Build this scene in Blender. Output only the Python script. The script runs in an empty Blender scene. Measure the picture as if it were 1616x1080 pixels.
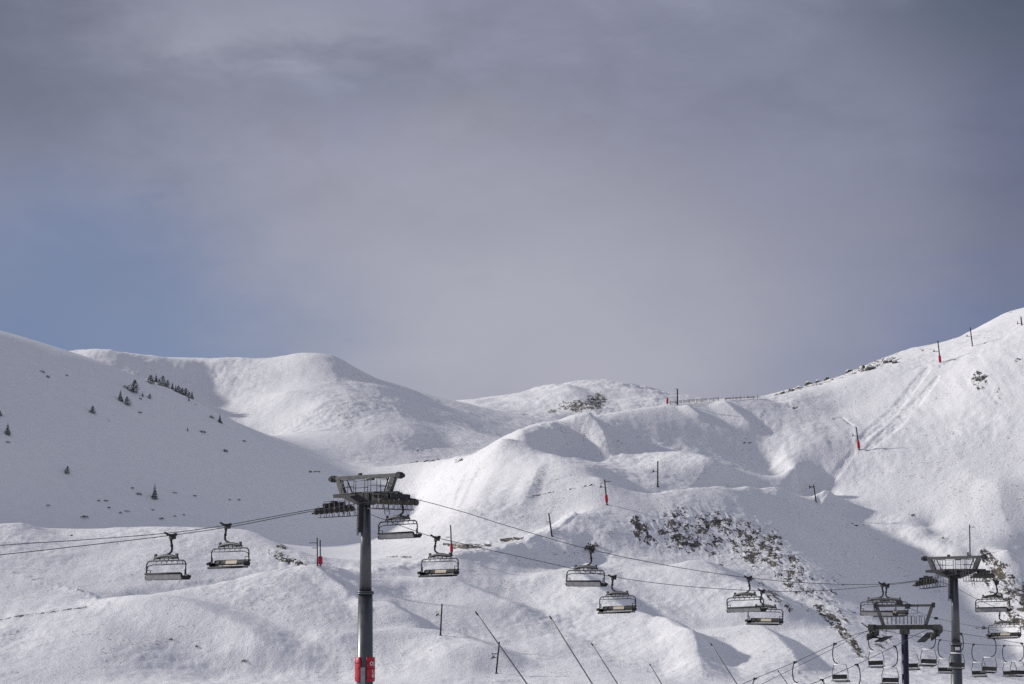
import bpy, bmesh, math, random
import numpy as np
from mathutils import Vector, Matrix

# ------------------------------------------------------------------ camera model
F_PX, CX, HOR = 4000.0, 808.0, 1025.0          # focal length and horizon row for a 1616 px wide frame
IW, IH = 1616.0, 1080.0
PITCH = math.atan((HOR - IH / 2) / F_PX)

def ray(px, row):
    """slopes X/Y and Z/Y of the sight line through a point of the frame"""
    u, v = px - CX, IH / 2 - row
    c, s = math.cos(PITCH), math.sin(PITCH)
    y = F_PX * c - v * s
    z = F_PX * s + v * c
    return u / y, z / y

def ray_np(px, row):
    c, s = math.cos(PITCH), math.sin(PITCH)
    v = IH / 2 - row
    y = F_PX * c - v * s
    return (px - CX) / y, (F_PX * s + v * c) / y

def at(px, row, Y):
    a, b = ray(px, row)
    return Vector((a * Y, Y, b * Y))

def proj_np(X, Y, Z):
    c, s = math.cos(PITCH), math.sin(PITCH)
    d = Y * c + Z * s
    v = -Y * s + Z * c
    return CX + F_PX * X / d, IH / 2 - F_PX * v / d

# ------------------------------------------------------------------ terrain control lines: (column, row, distance in m)
LINES = [
 # valley floor and first rises
 [(-700,1086,150),(0,1088,150),(578,1087,150),(660,1095,150),(760,1130,150),(900,1200,150),(1200,1230,150),(1616,1230,150),(2300,1230,150)],
 [(-700,1092,230),(0,1094,230),(578,1094,230),(700,1110,230),(900,1150,230),(1616,1160,230),(2300,1160,230)],
 [(-700,1090,300),(0,1088,300),(150,1081,300),(200,1072,300),(350,1067,300),(540,1073,300),(620,1085,300),(700,1094,300),(900,1118,300),(1616,1125,300),(2300,1125,300)],
 [(-700,1100,390),(0,1100,390),(350,1096,390),(700,1106,390),(900,1120,390),(1616,1125,390),(2300,1125,390)],
 [(-700,1090,490),(0,1090,490),(350,1089,490),(700,1094,490),(900,1108,490),(1616,1112,490),(2300,1112,490)],
 [(-700,1078,555),(0,1078,555),(200,1079,555),(350,1078,562),(540,1079,560),(700,1083,545),(900,1090,535),(1100,1092,535),(1300,1090,545),(1616,1090,555),(2300,1090,555)],
 # left foreground hill
 [(-700,985,600),(-200,985,604),(0,978,606),(170,955,612),(200,946,618),(300,926,628),(400,905,636),(470,894,641),(515,892,643),(537,905,637),(562,938,625),(585,965,613)],
 [(233,950,611),(347,964,607),(433,991,597),(533,1006,590)],
 [(250,1060,572),(340,1066,577),(430,1068,575),(540,1072,572)],
 [(0,1040,575),(100,1030,578),(200,1015,585)],
 [(195,931,637),(290,920,647),(350,911,654)],
 [(200,952,632),(290,938,641),(350,928,648),(440,908,656),(520,902,666)],
 # second left hill
 [(-700,815,690),(-300,815,690),(0,825,690),(33,826,692),(93,843,694),(133,840,697),(183,834,701),(240,831,704),(300,833,704),(383,837,701),(410,843,697),(433,853,690),(483,889,668)],
 [(150,885,665),(260,875,670),(360,872,675)],
 [(-300,840,730),(0,845,730),(242,846,738),(383,848,736),(433,858,725),(500,893,700)],
 # left shaded slope
 [(-700,450,770),(-300,470,800),(-150,498,818),(0,531,835),(60,551,841),(105,562,846),(165,577,854),(205,590,861),(232,603,869),(310,633,877),(347,656,881),(383,674,884),(440,692,889),(480,707,893),(530,725,898),(560,738,902)],
 [(-700,836,706),(-300,837,708),(0,838,712),(200,840,730),(300,841,746),(400,846,764),(500,868,774),(560,852,800),(600,836,822),(625,815,848)],
 [(560,790,838),(600,785,858)],
 [(-300,690,745),(0,690,760),(200,720,785),(350,760,808)],
 [(100,570,930),(300,640,950),(530,732,960)],
 # back hill on the left
 [(-700,560,1082.5),(0,570,1082.5),(77,561,1082.5),(105,560,1085.25),(150,556,1088),(180,555,1090.75),(215,566,1096.25),(250,568,1107.25),(320,571,1123.75),(400,567,1134.75),(480,561,1128),(505,562,1122),(530,569,1138.6),(560,583,1135.3),(600,603,1130.9),(640,622,1126.5),(680,636,1122.1),(715,646,1118.25),(742,657,1110)],
 [(325,573,1126),(335,640,1070),(420,690,1020)],
 [(240,600,1071.5),(290,620,1060.5)],
 [(450,620,1064),(520,650,1032),(600,690,1004)],
 [(540,740,930),(620,736,965),(690,724,990),(730,712,1005.5),(780,700,1022)],
 # far knoll
 [(690,650,1590),(707,643,1600),(730,633,1600),(760,631,1600),(800,628,1600),(850,618,1600),(890,605,1600),(920,598,1600),(960,598,1605),(990,605,1612),(1020,618,1620),(1045,632,1630),(1075,650,1640)],
 [(747,657,1380),(775,652,1430),(800,664,1400),(870,668,1400),(960,668,1430)],
 [(790,690,1080),(850,690,1100)],
 [(1075,720,1700),(1300,760,1700),(1616,760,1700),(2300,760,1700)],
 # piste shelf below the far knoll
 [(795,690,800),(850,677,815),(900,666,828),(960,655,842),(1050,641,862),(1100,636,873),(1150,632,880),(1190,630,884),(1212,629,887)],
 [(830,701,797),(861,717,800),(921,727,806),(971,701,820),(1058,697,834),(1137,699,844),(1200,699,850)],
 [(880,672,850),(1000,654,885),(1120,640,915)],
 [(880,720,960),(1000,715,990),(1150,720,1020)],
 # spur right of the shelf foot and its gully
 [(1090,713,812),(1112,718,804),(1130,729,795)],
 [(1216,735,838),(1238,765,828),(1264,784,822)],
 # middle knoll
 [(520,750,858),(560,745,874),(600,738,892),(640,733,902),(670,729,892),(700,725,870),(735,722,840),(770,708,816),(800,699,803)],
 [(870,720,785),(925,737,768),(950,755,755),(962,769,748)],
 [(905,729,812),(960,733,801),(1000,743,789),(1037,766,772)],
 [(740,731,875),(790,716,850)],
 [(590,892,672),(640,884,682),(700,868,688),(750,859,693),(800,855,702),(840,845,712),(880,828,726)],
 [(685,772,826),(680,805,786),(665,835,745)],
 [(745,765,786),(735,805,738),(800,780,748),(880,770,750)],
 [(560,882,712),(600,864,732),(650,858,725)],
 [(560,903,655),(590,900,659),(640,893,665),(690,881,672),(740,872,679),(800,867,687),(840,857,695),(870,838,706),(905,813,719),(940,799,729)],
 [(727,884,670),(768,891,674),(841,899,680),(905,898,690),(933,889,697)],
 # rock hill
 [(1000,782,745),(1060,773,758),(1130,768,770),(1180,768,778),(1220,769,785),(1236,773,788)],
 [(1000,788,762),(1090,777,772),(1215,772,805)],
 [(1219,800,770),(1228,830,750),(1246,862,728),(1276,895,705),(1292,935,680),(1312,960,663),(1345,1000,638),(1390,1050,600)],
 [(1290,795,812),(1335,811,803),(1400,843,787),(1425,875,776),(1440,900,766),(1470,930,754),(1510,962,734),(1530,990,716),(1560,1030,687),(1600,1070,645)],
 [(960,850,705),(1060,855,712),(1150,870,715)],
 [(930,900,680),(1000,905,680),(1100,920,678),(1200,945,672)],
 [(600,1000,598),(700,1003,604),(800,1010,605),(900,1010,606),(1000,1000,620),(1100,1000,628),(1200,1010,628),(1270,1030,610)],
 [(640,940,640),(740,930,650),(850,945,650)],
 [(700,1040,578),(785,1062,570),(900,1058,572),(1050,1055,578),(1200,1062,575)],
 # right hill
 [(1218,634,888),(1300,611,903),(1400,583,908),(1480,568,905),(1560,537,904),(1616,518,902),(1750,490,890),(2300,440,860)],
 [(1213,628,894),(1230,622,908),(1260,612,915),(1300,603,925),(1340,590,935),(1380,572,945),(1410,560,950),(1430,553,955),(1480,550,962),(1500,540,970),(1530,525,975),(1560,508,982),(1590,492,990),(1616,487,995),(1750,468,1005),(2300,420,1020)],
 [(1200,720,1100),(1450,700,1150),(1616,660,1200),(2300,600,1250)],
 [(1240,720,838),(1260,752,822),(1300,772,810)],
 [(1225,680,857),(1260,690,851),(1300,700,845)],
 [(1353,710,842),(1450,715,832),(1616,705,820),(2300,690,740)],
 [(1320,650,882),(1440,640,872),(1616,610,852)],
 [(1450,790,806),(1550,800,792),(1616,800,788),(2300,800,720)],
 [(1418,812,800),(1436,817,796),(1453,836,785),(1480,858,774)],
 [(1470,832,793),(1513,872,766)],
 [(1500,915,755),(1540,895,759)],
 [(1553,874,764),(1582,902,753),(1603,930,742),(1625,965,722),(1660,1010,695)],
 [(1590,870,759),(1616,895,754),(1680,960,762),(1750,1010,740),(2300,1040,720)],
 [(1570,1000,720),(1610,1030,690)],
]
WORLD_PTS = []
for X in range(-120, 121, 30):
    for Y, z in ((4, -2.5), (60, -2.5)):
        WORLD_PTS.append((X, Y, z if abs(X) < 31 else z))
for X in (-900, -450, 0, 450, 900):
    WORLD_PTS += [(X, 2300, 70.0), (X, 2800, 20.0)]
WORLD_PTS += [(-400, 1700, 120.0), (-150, 1750, 120.0)]

def densify(line, step=7.0):
    pts = [np.array(at(*p)) for p in line]
    out = []
    for (a, b), (pa, pb) in zip(zip(line[:-1], line[1:]), zip(pts[:-1], pts[1:])):
        n = max(1, int(np.linalg.norm((pb - pa)[:2]) / (step if abs(a[0]) < 1800 and a[0] > -100 else 40)))
        for i in range(n):
            out.append(pa + (pb - pa) * (i / n))
    out.append(pts[-1])
    return out

CP = [p for l in LINES for p in densify(l)] + [np.array(p) for p in WORLD_PTS]
CP = np.array(CP)
C2 = 1.5 ** 2
def fit(cp, lam=0.1):
    n = len(cp)
    d2 = (cp[:, None, 0] - cp[None, :, 0]) ** 2 + (cp[:, None, 1] - cp[None, :, 1]) ** 2
    A = np.zeros((n + 3, n + 3))
    A[:n, :n] = np.sqrt(d2 + C2) - lam * np.eye(n)
    P = np.c_[np.ones(n), cp[:, 0] * .001, cp[:, 1] * .001]
    A[:n, n:] = P; A[n:, :n] = P.T
    b = np.zeros(n + 3); b[:n] = cp[:, 2]
    return np.linalg.solve(A, b)
W = fit(CP)

def base_height(X, Y):
    sh = X.shape; x = X.ravel().astype(np.float32); y = Y.ravel().astype(np.float32)
    out = np.empty(len(x), np.float32)
    cx, cy = CP[:, 0].astype(np.float32), CP[:, 1].astype(np.float32)
    w = W[:-3].astype(np.float32)
    for i in range(0, len(x), 8192):
        j = slice(i, i + 8192)
        d = np.sqrt((x[j, None] - cx) ** 2 + (y[j, None] - cy) ** 2 + np.float32(C2))
        out[j] = d.astype(np.float64) @ W[:-3]
    out = out + W[-3] + W[-2] * .001 * x + W[-1] * .001 * y
    return out.reshape(sh)

# ------------------------------------------------------------------ noise
_rng = np.random.RandomState(7)
_PERM = np.tile(_rng.permutation(512), 3)
_GR = np.exp(1j * _rng.rand(512) * 2 * np.pi)
def gnoise(x, y):
    xi = np.floor(x).astype(np.int32); yi = np.floor(y).astype(np.int32)
    fx = (x - xi).astype(np.float32); fy = (y - yi).astype(np.float32)
    xi &= 511; yi &= 511
    def g(ix, iy, dx, dy):
        h = _GR[_PERM[_PERM[ix & 511] + (iy & 511)] & 511]
        return h.real.astype(np.float32) * dx + h.imag.astype(np.float32) * dy
    u = fx * fx * fx * (fx * (fx * 6 - 15) + 10); v = fy * fy * fy * (fy * (fy * 6 - 15) + 10)
    a = g(xi, yi, fx, fy); b = g(xi + 1, yi, fx - 1, fy)
    c = g(xi, yi + 1, fx, fy - 1); d = g(xi + 1, yi + 1, fx - 1, fy - 1)
    return (a + (b - a) * u) * (1 - v) + (c + (d - c) * u) * v
def fbm(x, y, octs):
    """octs: list of (wavelength, amplitude)"""
    out = np.zeros(x.shape, np.float32)
    for k, (wl, am) in enumerate(octs):
        a = .6 + 1.1 * k
        xr = (x * math.cos(a) - y * math.sin(a)) / wl + 37.3 * k
        yr = (x * math.sin(a) + y * math.cos(a)) / wl + 11.7 * k
        out += am * gnoise(xr, yr)
    return out
def sstep(a, b, x):
    t = np.clip((x - a) / (b - a), 0, 1)
    return t * t * (3 - 2 * t)

# ------------------------------------------------------------------ the sheet: columns are sight lines, rows are distances
QUAL = 1.0
COLS = np.concatenate([np.linspace(-700, -70, 60, endpoint=False), np.arange(-70, 1686, 1.6 / QUAL), np.linspace(1690, 2320, 60)])
ROWS = np.concatenate([np.geomspace(2, 480, 90, endpoint=False), np.arange(480, 1065, .65 / QUAL), np.arange(1065, 1350, 1.3 / QUAL),
                       np.arange(1350, 1720, 2 / QUAL), np.linspace(1720, 2800, 50)])
def upsample(coarse, ic, n):
    """Catmull-Rom along axis 0 from the indices ic (regular) to 0..n-1"""
    step = ic[1] - ic[0]
    t = np.arange(n) / step
    i = np.clip(np.floor(t).astype(int), 0, len(ic) - 2); f = (t - i)[:, None].astype(np.float32)
    g = lambda k: coarse[np.clip(i + k, 0, len(ic) - 1)]
    a, b, c, d = g(-1), g(0), g(1), g(2)
    return .5 * ((2 * b) + (-a + c) * f + (2 * a - 5 * b + 4 * c - d) * f * f + (-a + 3 * b - 3 * c + d) * f ** 3)
ST = 4
def idx(n):
    m = int(math.ceil((n - 1) / ST))
    return np.arange(m + 1) * ST
ir, ic_ = idx(len(ROWS)), idx(len(COLS))
def ext(v, ii):
    v = np.concatenate([v, v[-1] + (v[-1] - v[-2]) * np.arange(1, ST + 1)])
    return v[ii]
Rc, Kc = ext(ROWS, ir), ext((COLS - CX) / F_PX, ic_)
Yc = np.repeat(Rc[:, None], len(Kc), 1); Xc = Yc * Kc[None, :]
Zc = base_height(Xc, Yc)
Z = upsample(Zc.astype(np.float32), ir, len(ROWS))
Z = upsample(Z.T.copy(), ic_, len(COLS)).T.copy()
ROWS = upsample(Rc[:, None], ir, len(ROWS))[:, 0]              # the same spacing rule as the heights
COLS = CX + F_PX * upsample(Kc[:, None], ic_, len(COLS))[:, 0]
YY = np.repeat(ROWS[:, None], len(COLS), 1).astype(np.float32)
XX = (YY * ((COLS - CX) / F_PX)[None, :]).astype(np.float32)
PX, PR = proj_np(XX, YY, Z)
# ------------------------------------------------------------------ smaller forms laid over the base (spurs, banks, furrows, outcrops)
def spur(PX, PR, YY, line, wl, wr, h, y0=480, y1=1100, taper=12):
    """ridge along a line of (column,row): gentle on the left over wl columns, falling on the right over wr columns"""
    l = sorted(line, key=lambda p: p[1])
    xs = np.array([p[0] for p in l], float); rs = np.array([p[1] for p in l], float)
    d = PX - np.interp(PR, rs, xs)
    k = np.where(d < 0, np.clip(1 + d / wl, 0, 1), np.clip(1 - d / wr, 0, 1))
    k = k * k * (3 - 2 * k) * .5 + k * .5
    e = sstep(rs[0] - taper, rs[0] + taper, PR) * (1 - sstep(rs[-1] - taper, rs[-1] + taper, PR))
    return np.where((YY > y0) & (YY < y1), h * k * e, 0).astype(np.float32)

def strip(pts, y0=480, y1=1100):
    """soft mask along a polyline of (column,row,half width)"""
    xs = [p[0] for p in pts]; rs = [p[1] for p in pts]; wm = max(p[2] for p in pts) * 2
    out = np.zeros(PX.shape, np.float32)
    sel = np.where((PX > min(xs) - wm) & (PX < max(xs) + wm) & (PR > min(rs) - wm) & (PR < max(rs) + wm) & (YY > y0) & (YY < y1))
    px, pr = PX[sel], PR[sel]; o = np.zeros(px.shape, np.float32)
    for (x0, r0, w0), (x1, r1, w1) in zip(pts[:-1], pts[1:]):
        dx, dr = x1 - x0, r1 - r0
        t = np.clip(((px - x0) * dx + (pr - r0) * dr) / (dx * dx + dr * dr + 1e-6), 0, 1)
        d = np.hypot(px - x0 - t * dx, pr - r0 - t * dr) / (w0 + (w1 - w0) * t)
        o = np.maximum(o, 1 - sstep(.5, 1.4, d))
    out[sel] = o
    return out
def blob(x, r, rx, ry, rot=0, y0=480, y1=1100):
    c, s = math.cos(math.radians(rot)), math.sin(math.radians(rot))
    u = (PX - x) * c + (PR - r) * s; v = -(PX - x) * s + (PR - r) * c
    return np.where((YY > y0) & (YY < y1), 1 - sstep(.45, 1.25, ((u / rx) ** 2 + (v / ry) ** 2) ** .5), 0).astype(np.float32)

SPURS = [
 # flutes on the bank under the piste shelf
 ([(868, 674), (880, 690), (908, 724)], 20, 12, 1.2, dict(y0=790, y1=905)),
 ([(925, 662), (945, 690), (960, 712)], 46, 16, 4.2, dict(y0=790, y1=905)),
 ([(1082, 642), (1098, 655), (1112, 664)], 16, 10, 1.5, dict(y0=790, y1=905, taper=5)),
 ([(1140, 637), (1165, 660), (1190, 684)], 30, 16, 1.5, dict(y0=790, y1=905, taper=6)),
 # middle knoll
 ([(735, 745), (722, 770), (712, 800)], 12, 6, .35, dict(y0=690, y1=800)),
 ([(752, 742), (735, 775), (722, 800)], 12, 6, .35, dict(y0=690, y1=800)),
 ([(790, 725), (770, 760), (750, 790)], 30, 20, .5, dict(y0=690, y1=800)),
 ([(850, 735), (840, 765), (825, 795)], 26, 18, .8, dict(y0=690, y1=800)),
 # foreground gullies
 ([(500, 899), (520, 914), (547, 940)], 30, 12, 1.1, dict(y0=580, y1=650)),
 ([(545, 925), (560, 945), (580, 970)], 25, 10, 1.0, dict(y0=560, y1=655)),
 ([(606, 955), (632, 975), (662, 993)], 70, 26, 1.9, dict(y0=560, y1=655)),
 ([(684, 918), (745, 942), (830, 977)], 150, 60, 2.8, dict(y0=560, y1=690)),
 ([(640, 1000), (720, 1015), (800, 1050)], 120, 60, 2.4, dict(y0=540, y1=650)),
 ([(240, 950), (300, 972), (390, 1015), (430, 1050)], 130, 110, 3.2, dict(y0=540, y1=625)),
 ([(1076, 1000), (1090, 1025), (1110, 1070)], 60, 60, 2.6, dict(y0=520, y1=620)),
 
 ([(900, 862), (912, 880), (928, 902)], 30, 20, 1.5, dict(y0=600, y1=730)),
 ([(885, 915), (925, 940), (985, 985)], 110, 58, 4.6, dict(y0=560, y1=690)),
 ([(1000, 985), (1045, 1008), (1100, 1045)], 120, 52, 4.4, dict(y0=540, y1=680)),
 ([(1090, 905), (1160, 945), (1240, 985)], 120, 90, 5.0, dict(y0=560, y1=715)),
 ([(1180, 1000), (1225, 1025), (1260, 1060)], 110, 50, 3.4, dict(y0=540, y1=660)),
 # back hill
 ([(505, 563), (530, 600), (560, 650)], 90, 70, 2.0, dict(y0=990, y1=1300)),
 ([(600, 610), (630, 660), (660, 700)], 80, 60, 2.0, dict(y0=950, y1=1300)),
 # far knoll
 ([(890, 612), (905, 630), (940, 655)], 70, 40, 3.0, dict(y0=1350, y1=1720, taper=6)),
 # right hill
 ([(1560, 575), (1545, 610), (1535, 650)], 60, 60, 1.3, dict(y0=800, y1=970)),
 ([(1575, 760), (1580, 810), (1600, 850)], 50, 50, 1.5, dict(y0=740, y1=900)),
]
DZ = np.zeros_like(Z)
for a in SPURS:
    DZ += spur(PX, PR, YY, a[0], a[1], a[2], a[3], **a[4])
Z = Z + DZ
PX, PR = proj_np(XX, YY, Z)
far = sstep(1300, 1400, YY) * .8 + .15 * sstep(1000, 1040, YY)
near = sstep(480, 560, YY)
# the shaded left slope and its valley are wind-smoothed
smooth_left = np.where((YY > 705) & (YY < 1010), 1 - sstep(470, 620, PX + (PR - 700) * -.25), 0).astype(np.float32)
rough = 1 - .85 * smooth_left
ROCK = np.zeros_like(Z)
# broad outcrop on the rocky hill: thin cover everywhere, darker nests inside it
for bb, k in [((1110, 841, 130, 48, 3), .80), ((1190, 862, 66, 48, 30), .90), ((1250, 905, 34, 60, -30), .82),
              ((1012, 838, 22, 22), .88), ((1002, 822, 12, 12), .95), ((1024, 852, 14, 10), 1.0), ((1066, 826, 16, 26), .95), ((1078, 850, 26, 14), 1.12), ((1098, 858, 16, 7), 1.05),
              ((1070, 806, 22, 8), .8), ((1128, 826, 16, 10), .98), ((1160, 838, 18, 7), .95), ((1155, 858, 16, 8), .8), ((1196, 840, 24, 12), .82), ((1226, 848, 10, 22, -30), 1.0),
              ((1222, 885, 22, 18), .92), ((1206, 858, 16, 10), .8), ((1132, 882, 8, 20, -30), .85), ((1180, 880, 20, 10, 30), .7), ((1255, 885, 8, 18, -35), .95), ((1275, 905, 6, 12, -30), .8),
              ((1282, 960, 26, 16), .7), ((1290, 958, 12, 6), 1.0), ((935, 858, 22, 14), .62), ((970, 838, 14, 6), .7), ((1546, 600, 18, 20), .88), ((1578, 628, 26, 18, 40), .55), ((1608, 572, 9, 9), .85),
              ((1350, 828, 26, 4), .75), ((1440, 812, 12, 3), .8), ((1590, 690, 8, 3), .8), ((1250, 640, 22, 12), .55), ((1205, 662, 14, 20), .5), ((1180, 700, 12, 3), .8),
              ((1310, 930, 34, 40, 40), .62), ((1390, 1010, 24, 24), .66)]:
    ROCK = np.maximum(ROCK, blob(*bb) * k)
for s, k in [([(1240, 870, 8), (1272, 912, 12), (1292, 945, 12)], .74), ([(1296, 962, 9), (1318, 985, 11), (1340, 1012, 9), (1362, 1036, 5)], 1.0), ([(1318, 960, 4), (1338, 985, 3)], .95), ([(1360, 985, 2), (1384, 1000, 2.5)], 1.0),
             ([(1208, 935, 8), (1248, 962, 7)], .82), ([(1180, 910, 6), (1235, 948, 5)], .7),
             ([(1552, 876, 10), (1582, 903, 15), (1606, 932, 17), (1640, 980, 17)], 1.0), ([(1562, 915, 16), (1600, 960, 24), (1640, 1000, 24)], .86),
             ([(428, 872, 7), (455, 884, 8), (482, 892, 3)], .95), ([(437, 860, 3), (450, 864, 3)], 1.0),
             ([(700, 861, 2), (735, 863, 4), (772, 861, 4)], 1.1), ([(790, 855, 2), (825, 852, 3)], 1.1),
             ([(610, 881, 1.5), (650, 879, 1.5)], .8), ([(645, 730, 1.6), (692, 726, 1.8)], 1.1), ([(720, 729, 3), (728, 726, 3)], 1.0),
             ([(658, 713, 1.5), (668, 706, 2)], 1.0), ([(830, 783, 1.2), (880, 775, 1.6), (935, 766, 2)], .85),
             ([(488, 745, 1.6), (505, 746, 2)], 1.0), ([(108, 931, 1.6), (142, 938, 1.8)], .95),
             ([(285, 921, 3), (350, 912, 2)], .6), ([(1540, 990, 3), (1556, 990, 3)], .9), ([(1222, 625, 2), (1290, 604, 4), (1360, 583, 8), (1415, 565, 7)], .8), ([(1440, 552, 3), (1480, 551, 3)], .6)]:
    ROCK = np.maximum(ROCK, strip(s) * k)
ROCKD = ROCK.copy()
ROCK = np.maximum(ROCK, strip([(0, 978, .9), (60, 970, 1.0), (120, 962, .8), (170, 955, 1.0)]) * 1.0)
for bb, k in [((912, 641, 20, 15, 0), 1.0), ((936, 637, 22, 16, 0), .98), ((948, 628, 16, 11, 40), 1.0), ((872, 649, 13, 9, 0), .95), ((890, 640, 14, 10, 0), .8)]:
    ROCK = np.maximum(ROCK, blob(*bb, 1350, 1720) * k)
ROCK = np.maximum(ROCK, blob(882, 648, 20, 7, -12, 1350, 1720) * .7)
ROCK = np.maximum(ROCK, blob(1010, 622, 14, 4, 30, 1350, 1720) * .5)
ROCK = np.maximum(ROCK, np.where(YY > 1000, blob(340, 590, 14, 16, 0, 1000, 1350) * .55, 0))

# furrows of the drag-lift track on the right hill, foot trails, piste edges
FUR = np.zeros_like(Z)
for s, k in [([(1466, 580, 4), (1440, 610, 6), (1410, 650, 7), (1384, 673, 7), (1358, 697, 6)], -.6),
             ([(1480, 594, 3), (1452, 630, 6), (1424, 660, 8), (1392, 690, 7), (1370, 710, 5)], -.6),
             ([(1346, 716, 5), (1312, 760, 6), (1292, 788, 5)], -.5), ([(1484, 576, 1.5), (1508, 566, 1.5), (1545, 562, 1.5)], -.6),
             ([(1316, 661, 1.5), (1330, 659, 1.5), (1345, 672, 1.5)], -.6),
             ([(0, 903, 4), (60, 917, 4), (110, 930, 4), (150, 943, 5)], .55), ([(0, 976, 3), (170, 953, 3)], .35),
             ([(590, 900, 5), (690, 881, 5), (800, 866, 5), (870, 838, 5), (905, 813, 4)], .7)]:
    FUR += strip(s) * k
cl = fbm(XX, YY, [(6, 1.0), (2.2, .9), (1.2, .6)])
Z = Z + FUR * (.55 + .5 * cl)

grain = .45 + 1.25 * sstep(-.2, .3, fbm(XX, YY, [(55, .5), (22, .4)]))
Z = Z + near * rough * (1 + 1.2 * far) * fbm(XX, YY, [(46, .95), (21, .6), (12, .22)])
Z = Z + near * rough * grain * (1 + .9 * far) * fbm(XX, YY, [(9, .28), (4.6, .20), (2.4, .14), (1.3, .085)])
Z = Z + near * rough * (.25 + .9 * sstep(-.1, .35, fbm(XX, YY, [(70, .8)]))) * (.26 * gnoise(XX / 5.5 + .15 * gnoise(XX / 9, YY / 9), YY / 34) + .14 * gnoise(XX / 2.4, YY / 12))
Z = Z + (1 - near) * fbm(XX, YY, [(25, .12), (6, .05)])
# rocky ground: ribs dipping with the slope
rx, ry = XX * .95 + YY * .1, YY * .42 - XX * .1
rid = np.abs(fbm(rx, ry, [(3.6, .8), (1.9, .6), (1.1, .4)]))
Z = Z + np.clip(ROCKD, 0, 1) * (.40 - 1.3 * rid) * .55 * (1 + far)
del ROCKD, cl, rid, rx, ry, DZ, FUR
PX, PR = proj_np(XX, YY, Z)

def pick(px, row):
    """the point of the ground that stands at this place of the photograph"""
    a, b = ray(px, row)
    c = int(np.clip(np.searchsorted(COLS, px), 1, len(COLS) - 1))
    if COLS[c] - px > px - COLS[c - 1]: c -= 1
    hit = np.nonzero(Z[1:, c] >= b * ROWS[1:])[0]
    i = int(hit[0]) + 1 if len(hit) else len(ROWS) - 1
    z0, z1 = Z[i - 1, c] - b * ROWS[i - 1], Z[i, c] - b * ROWS[i]
    t = float(np.clip(-z0 / (z1 - z0 + 1e-9), 0, 1))
    Y = float(ROWS[i - 1] + (ROWS[i] - ROWS[i - 1]) * t)
    return Vector((a * Y, Y, b * Y))
def ground_z(X, Y):
    px = CX + F_PX * X / Y
    c = int(np.clip(np.searchsorted(COLS, px), 1, len(COLS) - 1)); r = int(np.clip(np.searchsorted(ROWS, Y), 1, len(ROWS) - 1))
    fc = (px - COLS[c - 1]) / (COLS[c] - COLS[c - 1]); fr = (Y - ROWS[r - 1]) / (ROWS[r] - ROWS[r - 1])
    return float((Z[r-1, c-1] * (1-fc) + Z[r-1, c] * fc) * (1-fr) + (Z[r, c-1] * (1-fc) + Z[r, c] * fc) * fr)

def grid_object(name, X, Y, Z, mat, attrs):
    nr, nc = X.shape
    me = bpy.data.meshes.new(name)
    nv = nr * nc; nf = (nr - 1) * (nc - 1)
    me.vertices.add(nv); me.loops.add(nf * 4); me.polygons.add(nf)
    co = np.stack([X, Y, Z], -1).astype(np.float32).reshape(-1)
    me.vertices.foreach_set("co", co)
    i = (np.arange(nr - 1)[:, None] * nc + np.arange(nc - 1)[None, :]).astype(np.int32)
    me.loops.foreach_set("vertex_index", np.stack([i, i + 1, i + nc + 1, i + nc], -1).reshape(-1))
    me.polygons.foreach_set("loop_start", np.arange(nf, dtype=np.int32) * 4)
    me.polygons.foreach_set("use_smooth", np.ones(nf, dtype=bool))
    me.update(calc_edges=True)
    for k, v in attrs.items():
        a = me.attributes.new(k, 'FLOAT', 'POINT'); a.data.foreach_set("value", v.astype(np.float32).reshape(-1))
    me.materials.append(mat)
    o = bpy.data.objects.new(name, me); bpy.context.scene.collection.objects.link(o)
    return o

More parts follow.
